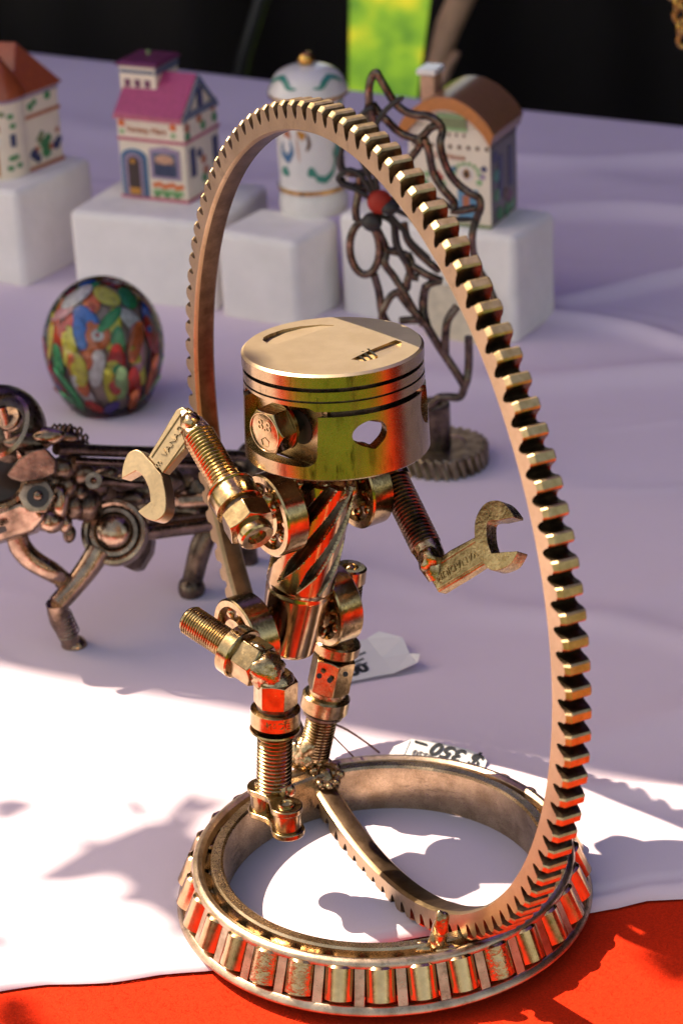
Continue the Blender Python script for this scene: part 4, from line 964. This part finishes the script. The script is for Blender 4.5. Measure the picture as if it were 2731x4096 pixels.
def petal(a, f, L_, w_, tilt, m, name='glass_petal', out=.90):
    z = GH * f; sc_ = out; s_ = (f - .5) / (.5 * sc_ if f > .5 else .62 * sc_); s_ = max(-.98, min(.98, s_)); r = GR * sc_ * math.sqrt(1 - s_ * s_)
    c = gb + az(a) * r + ZU * (z + .0015); n_ = (az(a) * (r / GR / GR) + ZU * ((f - .5) * GH / (GH * .5) ** 2)).normalized()
    up_ = (ZU - n_ * ZU.dot(n_)).normalized(); sd = n_.cross(up_); u2 = (up_ * math.cos(tilt) + sd * math.sin(tilt)); s2 = n_.cross(u2)
    return MB().ell(c, s2 * w_, n_ * .0011, u2 * L_, 12, 8).build(name, M[m], pw, 180)
rows = [(.90, .0080, .0042, 9, 'rbgwoygrw'), (.76, .0095, .0040, 13, 'brgoprbywboyr'), (.60, .0100, .0038, 15, 'gbwpyryogprylwr'), (.44, .0110, .0036, 15, 'yblyrgowryrgpby'), (.28, .0115, .0034, 14, 'pgrlrgwyrolgbr'), (.14, .0090, .0032, 12, 'vrbngrvolrbg')]
for f, L_, w_, n_, cs in rows:
    for k in range(n_): petal(-180 + 360 * (k + gr.random() * .5) / n_, f + gr.uniform(-.04, .04), L_ * gr.uniform(.9, 1.35), w_ * gr.uniform(.95, 1.5), gr.uniform(-.35, .35) + (.6 if f > .7 else 0) * gr.choice((-1, 1)), 'gl' + cs[k % len(cs)], out=gr.uniform(.88, .93))
petal(0, .70, .0068, .0068, 0, 'glo', 'millefiori_ring', .94); petal(0, .71, .0036, .0036, 0, 'glw', 'millefiori_ring', .955); petal(0, .715, .0014, .0014, 0, 'glr', 'millefiori_ring', .965)
petal(-22, .46, .0098, .0050, .05, 'gly', out=.945); petal(14, .52, .0085, .0036, -.3, 'gly', out=.94); petal(20, .34, .0110, .0040, 0, 'gll', out=.945); petal(-20, .72, .009, .004, .3, 'glb', out=.94); petal(16, .80, .009, .003, -.9, 'glg', out=.95); petal(40, .62, .011, .0045, -.5, 'glo', out=.945)

# ------------------------------------------------------------------ web sculpture
WY = .357
web = empty('web_sculpture', T(1018, 1065)); tag(web, 'dark steel spider web of bent rods with red spider on toothed gear base', 'sculpture')
gc = T(1015, 1075, 0); gc.z = .003; wD = depth(gc); ws = K * wD / FPX
GRD = 108 * ws
def gearf(r, z, a):
    if r < GRD * .9: return r
    f = (a * 30 / (2 * PI) + z * 70) % 1; return r - (.0022 if f < .5 else 0)
MB().lathe([(0, 0), (GRD - .0006, 0), (GRD, .0006), (GRD, .0028), (GRD, .0050), (GRD, .0072), (GRD, .0094), (GRD - .0006, .010), (GRD * .55, .010), (GRD * .5, .0092), (0, .0092)], gc, ZU, 360, rf=gearf).build('gear_base', M['bronze'], web, 30)
hb = Vector((gc.x, gc.y, gc.z)) + Vector((-.0038, 0, 0))
MB().lathe([(0, 0), (.0086, 0), (.0086, .022), (.0078, .0228), (.0050, .0228), (.0046, .018), (0, .018)], hb + ZU * .009, ZU, 36).build('hub', M['dark'], web)
def LZ(x, y): return (769.4 + .2966 * x, 143.5 + .2966 * y)
def KZ(x, y): return (918.6 + .3906 * x, 172.2 + .3906 * y)
def smooth(pts, k=4):
    o = []
    for i in range(len(pts) - 1):
        p0, p1, p2, p3 = pts[max(i - 1, 0)], pts[i], pts[i + 1], pts[min(i + 2, len(pts) - 1)]
        for j in range(k):
            t = j / k; o.append(.5 * ((2 * p1) + (p2 - p0) * t + (2 * p0 - 5 * p1 + 4 * p2 - p3) * t * t + (3 * p1 - p0 - 3 * p2 + p3) * t ** 3))
    o.append(pts[-1]); return o
def rod(zs, f=LZ, r=.0019, y=WY, m='web', name='rod'):
    pts = [P(*f(*q), y + .0015 * math.sin(i * 1.7 + q[0])) for i, q in enumerate(zs)]
    MB().tube(smooth(pts), r, 8).build(name, M[m], web, 60)
for zs in [[(250, 560), (245, 420), (262, 330), (262, 200), (285, 110), (318, 78), (345, 120), (400, 215), (460, 310), (540, 378), (630, 405), (710, 412), (770, 440), (812, 478)],
           [(290, 320), (340, 390), (390, 440), (480, 530), (560, 572), (640, 592), (690, 560), (740, 505), (812, 478)],
           [(812, 478), (830, 540), (812, 620), (835, 740), (885, 860), (960, 950), (1050, 1015), (1112, 1052), (1122, 1130), (1092, 1210), (1062, 1320), (1062, 1440), (1100, 1580), (1160, 1690), (1225, 1830), (1260, 1950)],
           [(690, 590), (725, 690), (758, 850), (830, 975), (920, 1085), (900, 1140)], [(640, 592), (650, 650), (600, 720), (570, 770), (590, 840)], [(262, 330), (300, 470), (330, 570), (400, 660)],
           [(40, 730), (50, 820), (120, 858), (240, 850), (330, 830)], [(40, 900), (70, 945), (160, 965), (260, 985)], [(190, 880), (182, 1000), (160, 1130), (165, 1215)], [(900, 1145), (960, 1150), (1085, 1125)],
           [(330, 1300), (395, 1450), (385, 1560), (450, 1650), (520, 1760), (600, 1900), (680, 2030)], [(460, 1230), (478, 1420), (560, 1560), (590, 1650), (645, 1668)], [(560, 1480), (592, 1570), (560, 1690), (545, 1760), (440, 1800), (372, 1920), (360, 1990)],
           [(530, 1240), (560, 1370), (640, 1470), (740, 1560), (800, 1610)], [(820, 1690), (720, 1722), (690, 1800), (688, 1936), (720, 2060)], [(300, 1640), (340, 1780), (362, 1936), (430, 2060)], [(395, 1450), (480, 1470), (560, 1490)], [(590, 1570), (700, 1640), (820, 1690)]]: rod(zs)
for zs in [[(0, 1290), (60, 1370), (140, 1452), (230, 1600), (330, 1750), (378, 1832)], [(402, 1540), (402, 1700), (392, 1790), (378, 1832), (352, 1892), (280, 1892), (220, 1902), (160, 1960), (90, 1990)], [(335, 1360), (280, 1440), (265, 1540), (265, 1640)], [(150, 1240), (132, 1330), (140, 1452)], [(140, 1440), (60, 1440), (0, 1445)]]: rod(zs, KZ, .0020)
c = P(*LZ(228, 1440), WY); MB().ringtube(c, Vector((1, 0, 0)), ZU, .0019, 40, 10, 108 * .2966 * ws, 190 * .2966 * ws * 1.07).build('loop', M['web'], web, 60)
sb = P(*LZ(345, 1080), WY - .012); M['spider'] = plain('dull red enamel', (.30, .022, .010), .55, .3)
sp = MB().ell(sb, Vector((.0058, 0, 0)), Vector((0, .0055, 0)), Vector((0, 0, .0056))).build('spider_body', M['spider'], web, 180)
MB().ell(sb + Vector((.0042, -.0012, -.002)), Vector((.0050, 0, 0)), Vector((0, .0056, 0)), Vector((0, 0, .0036))).build('spider_belly', M['black'], sp, 180)
hd2 = P(*LZ(285, 1235), WY - .012); MB().ell(hd2, Vector((.0048, 0, 0)), Vector((0, .0048, 0)), Vector((0, 0, .0044))).build('spider_head', M['black'], sp, 180)
for zs in [[(330, 1000), (290, 700), (300, 520), (400, 360), (530, 265)], [(310, 1000), (190, 700), (175, 480), (220, 390), (300, 345)], [(280, 1060), (170, 990), (60, 940), (25, 890), (120, 830), (230, 900)], [(300, 1040), (180, 860), (60, 830), (38, 750), (60, 640)], [(400, 1100), (560, 1180), (760, 1210), (1080, 1215)], [(390, 1140), (520, 1290), (600, 1400), (740, 1530)], [(330, 1180), (440, 1240), (470, 1390), (560, 1560)], [(400, 1060), (600, 1040), (780, 1060), (900, 1130)]]:
    pts = [P(*LZ(*q), WY - .010) for q in zs]; MB().tube(smooth(pts), [.00125] * (4 * (len(pts) - 1)) + [.0006], 8).build('spider_leg', M['black'], sp, 60)

# ------------------------------------------------------------------ horse sculpture
ho = empty('horse_sculpture', T(172, 1500)); tag(ho, 'dark scrap metal horse with bearing chest and hex nut eye, stepping left', 'sculpture')
hsx = .000181
def hy(u): return .198 + max(u - 130, -12) / 310 * .045
def HPt(u, v, dy=0): return P(u, v, hy(u) + dy)
def HZ_(x, y): return (.205 * x, 849.7 + .205 * y)
vf = camdir(-.12, .1, .98)
hx_, hyv = RT.copy(), UP.copy()
def htube(name, pts, rs, m='horse', dy=0, n=14, par=None): return MB().tube(smooth([HPt(u, v, dy) for u, v in pts], 3), list(np.interp(np.linspace(0, len(pts) - 1, 3 * (len(pts) - 1) + 1), range(len(pts)), [r * hsx for r in rs])), n).build(name, M[m], par or ho, 50)
def hlump(name, u, v, rx, ry, m='horse', dy=0, seed=1, disp=.2, par=None): return MB().ell(HPt(u, v, dy), hx_ * (rx * hsx), FWD * (min(rx, ry) * hsx), hyv * (ry * hsx), 20, 14, disp, seed, 160).build(name, M[m], par or ho, 60)
dm = MB().lathe([(0, .5), (.5, .46), (.8, .3), (.96, .1), (1, -.15), (.93, -.3), (.80, -.34), (0, -.34)], (0, 0, 0), ZU, 36)
mp_ = [(Vector(v) * 104 * hsx) for v in dm.v]; c = HPt(0, 985, .01); dm.v = [tuple(c + hx_ * p.x + hyv * p.y - vf * (-p.z)) for p in mp_]; dm.build('mane_disc', M['dark'], ho, 40)
MB().lathe([(70, -10), (78, -8), (80, 0), (78, 8), (70, 10), (60, 8), (56, 0), (60, -8)], (0, 0, 0), ZU, 40, closed=True)
def hlathe(name, prof, u, v, m='horse', dy=0, n=40, closed=False, axis=None, par=None): return MB().lathe([(r * hsx, z * hsx) for r, z in prof], HPt(u, v, dy), axis or vf, n, closed=closed).build(name, M[m], par or ho, 35)
hlathe('mane_ring', [(70, -6), (78, 0), (70, 6)], 4, 978, 'horse', -.006, closed=True, axis=camdir(-.5, .3, .8)); hlathe('mane_hub', [(0, 10), (26, 8), (30, 0), (30, -10), (0, -10)], 22, 962, 'horse', -.008, axis=camdir(-.3, .4, .86))
htube('mane_spoke', [(6, 935), (14, 968), (20, 1005)], [9, 10, 8], 'horse', -.010); hlump('mane_root', 70, 1015, 60, 20, 'dark', -.002, 4, .3); hlump('mane_root', 110, 1000, 36, 18, 'horse', -.004, 5, .3)
hlathe('collar_ring', [(66, -16), (84, -14), (88, 0), (82, 12), (72, 14), (64, 4)], -12, 1088, 'horse', -.006, closed=True, axis=camdir(.35, .15, .92)); hlathe('collar_disc', [(0, -6), (66, -6), (66, -10), (0, -10)], -12, 1088, 'dusk', -.006, axis=camdir(.35, .15, .92))
MB().prism([HPt(u, v, -.010) for u, v in [(20, 1092), (45, 1060), (75, 1038), (110, 1032), (136, 1060), (132, 1088), (100, 1102), (55, 1108), (30, 1102)]], vf * .004).build('brow_plate', M['dark'], ho, 30, .0008, 3)
nut = MB().hexhead(43 * hsx, 16 * hsx, HPt(88, 1140, -.011), vf, X=hyv, both=True).build('eye_nut', M['horse'], ho, 30, .0004); hlathe('eye_washer', [(0, 0), (25, 0), (25, 2), (0, 2)], 88, 1140, 'black', -.0145, par=nut); MB().ell(HPt(88, 1138, -.015), hx_ * (11 * hsx), vf * (9 * hsx), hyv * (11 * hsx)).build('eye_ball', M['horse'], nut, 180)
MB().prism([HPt(u, v, -.004) for u, v in [(-60, 1225), (-10, 1185), (60, 1160), (100, 1170), (118, 1195), (90, 1225), (35, 1242), (-40, 1262)]], vf * .011).build('muzzle', M['horse'], ho, 30, .002, 3)
MB().prism([HPt(u, v, -.017) for u, v in [(-6, 1212), (14, 1208), (17, 1220), (-4, 1228)]], vf * .0006).build('nostril_slot', M['black'], ho)
for i, (u, v, rx, ry, m) in enumerate([(112, 1195, 34, 30, 'horse'), (136, 1150, 24, 40, 'horse'), (152, 1115, 26, 30, 'dark'), (140, 1075, 30, 26, 'dark'), (160, 1060, 30, 24, 'dark'), (185, 1085, 34, 24, 'dark'), (170, 1160, 26, 34, 'dark'), (150, 1200, 18, 26, 'horse'), (185, 1130, 22, 20, 'dark'), (160, 1225, 16, 20, 'dark'), (200, 1160, 34, 44, 'dark'), (40, 1140, 40, 30, 'dark'), (240, 1090, 34, 20, 'dark'), (290, 1105, 30, 24, 'dark'), (335, 1120, 34, 30, 'dark'), (300, 1145, 34, 20, 'dark'), (390, 1110, 40, 34, 'dark'), (450, 1120, 40, 36, 'dark'), (420, 1170, 40, 26, 'dark')]): hlump('body_lump', u, v, rx, ry, m, .004 if m == 'dark' else -.002, i, .3)
for u, v, rx, ry in ((300, 1108, 120, 52), (420, 1110, 130, 62), (190, 1110, 60, 60), (120, 1110, 50, 60), (400, 1175, 100, 36)): hlump('body_core', u, v, rx, ry, 'dark', .014, int(u), .15)
htube('spine_bar', [(130, 1030), (250, 1036), (400, 1040), (560, 1048)], [15, 14, 14, 14], 'dark'); htube('side_bar', [(170, 1058), (300, 1064), (460, 1068), (540, 1072)], [9, 10, 10, 10], 'horse', -.004)
htube('neck_bolt', [(212, 1112), (232, 1104), (270, 1108), (330, 1112)], [12, 14, 9, 9], 'horse', -.010); hlathe('neck_washer', [(8, -4), (19, -4), (20, 0), (19, 4), (8, 4)], 216, 1104, 'horse', -.012, closed=True)
for k, (u, v) in enumerate([(150, 985), (172, 992), (185, 1008)]):
    pts = [HPt(u - 30 + 12 * j / 6 + 8 * math.sin(2 * PI * j / 6), v + 10 * math.cos(2 * PI * j / 6), .004 + .0016 * math.sin(2 * PI * j / 6 + 1)) for j in range(25)]; MB().tube(pts, .0006, 6).build('coil_spring', M['dark'], ho, 60)
hlump('saddle_block', 140, 1005, 44, 22, 'dark', .006, 3, .3)
hlathe('chest_bearing', [(58, -10), (62, 6), (68, 10), (76, 8), (79, 0), (79, -24), (58, -24)], 262, 1222, 'horse', -.008, closed=True); hlathe('chest_ring', [(44, 2), (48, 5), (57, 4), (57, -8), (44, -8)], 262, 1222, 'horse', -.009, closed=True); hlathe('chest_back', [(0, -10), (60, -10), (60, -14), (0, -14)], 262, 1222, 'black', -.008)
MB().ell(HPt(264, 1222, -.009), hx_ * (43 * hsx), vf * (30 * hsx), hyv * (42 * hsx), 32, 20).build('chest_dome', M['horse'], ho, 180)
htube('belly_pipe', [(330, 1222), (400, 1212), (520, 1196)], [22, 22, 23], 'horse', -.002); htube('belly_pipe', [(335, 1196), (420, 1188), (520, 1176)], [12, 12, 12], 'dark', -.001)
MB().thread(17 * hsx, HPt(405, 1152, -.006), HPt(505, 1146, -.006), .0012, .0006).build('rib_bolt', M['horse'], ho, 25)
MB().prism([HPt(u, v, -.003) for u, v in [(250, 1285), (292, 1268), (350, 1235), (345, 1268), (322, 1306), (304, 1310)]], vf * -.010).build('belly_block', M['dark'], ho, 30, .0006)
lg = htube('foreleg', [(228, 1262), (205, 1300), (168, 1348), (132, 1388)], [30, 28, 25, 24], 'horse', -.006); htube('cannon', [(130, 1384), (138, 1420), (152, 1448), (166, 1478)], [25, 26, 24, 22], 'horse', -.004, par=lg); hlump('hoof', 172, 1485, 33, 30, 'horse', -.004, 5, .12, lg); hlump('hoof_pad', 172, 1496, 34, 15, 'black', -.003, 5, .05, lg)
for i in range(6): hlathe('wire_band', [(25, -2), (27.5, 0), (25, 2)], 139 + i * 3.6, 1412 + i * 8, 'horse', -.004, closed=True, axis=(HPt(166, 1478, -.004) - HPt(130, 1384, -.004)).normalized(), par=lg)
lg = htube('raised_leg', [(40, 1225), (46, 1252), (72, 1284), (118, 1312), (146, 1330)], [24, 27, 26, 24, 20], 'horse', -.002); hlump('hoof', 142, 1334, 18, 22, 'dark', -.002, 6, .2, lg); hlump('knee', 40, 1246, 20, 16, 'horse', -.003, 7, .2, lg)
lg = htube('hind_leg', [(480, 1215), (462, 1255), (450, 1300), (442, 1335)], [26, 28, 26, 25], 'dark', 0); hlump('hoof', 440, 1350, 33, 33, 'dark', 0, 8, .1, lg); hlump('hock', 478, 1228, 26, 22, 'horse', 0, 9, .2, lg)
lg = htube('hind_leg', [(560, 1150), (565, 1230), (572, 1290), (570, 1330)], [26, 22, 24, 24], 'dark', .01); hlump('hoof', 568, 1345, 28, 26, 'dark', .01, 10, .1, lg)
hlump('rump', 505, 1110, 62, 56, 'dark', .006, 12, .2); hlump('tail_disc', 575, 1075, 46, 62, 'dark', .014, 13, .1); htube('tail_rod', [(570, 1100), (700, 1150), (850, 1170), (895, 1220), (905, 1250)], [9, 8, 8, 7, 4], 'dark', .03)

# ------------------------------------------------------------------ price tags
def papertag(name, label, poly, z, lean, folds):
    pts = [T(u, v, z) for u, v in poly]; root = empty(name, pts[0]); tag(root, label, 'price tag', 'white paper price tags')
    return root, pts
rt1, _ = papertag('price_tag', 'white paper price tag marked 350, upside down behind the bearing rim', [(890, 1745)], .004, 0, 0)
n1 = (ZU - FWD * .55).normalized(); o1 = T(1117, 1748, .006)
def t1(u, v): return PN(u, v, o1, n1)
MB().prism([t1(u, v) for u, v in [(884, 1775), (890, 1738), (905, 1714), (945, 1697), (1000, 1704), (1080, 1722), (1112, 1738), (1117, 1748), (1085, 1835), (980, 1815)]], -n1 * .0004).build('paper', M['paper'], rt1, 30)
pk = MB().prism([t1(u, v) + n1 * .0004 for u, v in [(888, 1766), (893, 1736), (908, 1714), (942, 1700), (926, 1738), (920, 1770)]], -n1 * .0003).build('folded_corner', M['paper'], rt1, 30)
a_, b_ = t1(1095, 1745), t1(960, 1706); xd = (b_ - a_).normalized(); yd = n1.cross(xd)
text('price', '$ 350 \u2013', .0088, a_.lerp(b_, .46) + yd * .0004 + n1 * .0004, xd, yd, M['ink'], rt1, .0001, .25, .00022)
a_, b_ = t1(1085, 1770), t1(945, 1725)
text('printed_line', '442 561 4550', .0042, a_.lerp(b_, .52) + n1 * .0004 - yd * 0, xd, yd, M['greyink'], rt1, .0001, 0, .0001); text('printed_line', 'RANDOM ART', .0036, a_.lerp(b_, .52) + yd * .0060 + n1 * .0004, xd, yd, M['greyink'], rt1, .0001)
MB().tube(smooth([P(768, 1663, .066), P(800, 1678, .085), P(850, 1712, .095), P(880, 1738, .097), P(892, 1755, .096)]), .00042, 6).build('thread', M['string'], rt1); MB().tube(smooth([P(762, 1688, .066), P(790, 1716, .085), P(815, 1742, .092), P(830, 1760, .092)]), .00036, 6).build('thread', M['string'], rt1)
rt2, _ = papertag('price_tag', 'white paper price tag lying on the shaded cloth behind the robot legs', [(815, 1560)], .004, 0, 0)
def t2(u, v): return T(u, v, .0055)
MB().prism([t2(u, v) for u, v in [(760, 1575), (765, 1490), (800, 1474), (842, 1468), (862, 1484), (880, 1512), (905, 1545), (860, 1553), (808, 1563)]], -ZU * .0003).build('paper', M['paper'], rt2, 30)
MB().add([t2(842, 1466), t2(870, 1459) + ZU * .002, t2(925, 1478) + ZU * .003, t2(940, 1505) + ZU * .001, t2(965, 1521) + ZU * .004, t2(958, 1532) + ZU * .002, t2(905, 1546), t2(878, 1512) + ZU * .0002], [(0, 1, 2, 7), (7, 2, 3, 6), (3, 4, 5, 6)]).build('folded_flap', M['paper'], rt2, 0)
xd = (t2(806, 1544) - t2(836, 1532)).normalized(); yd = ZU.cross(xd)
text('price', '00', .0095, t2(822, 1537) + ZU * .0003, xd, yd, M['ink'], rt2, .0001, .2, .0005)
for i, (u, v) in enumerate([(838, 1500), (834, 1514), (842, 1524)]):
    a_, b_ = t2(u, v), t2(812, v + 10); MB().tube([a_ + ZU * .0004, b_ + ZU * .0004], .0004, 5).build('printed_line', M['greyink'], rt2)

print('PROJ ha', proj(ha), 'headtop', proj(PT), 'tors', RTOR, 'b', depth(SH), 'bearing', proj(BX))
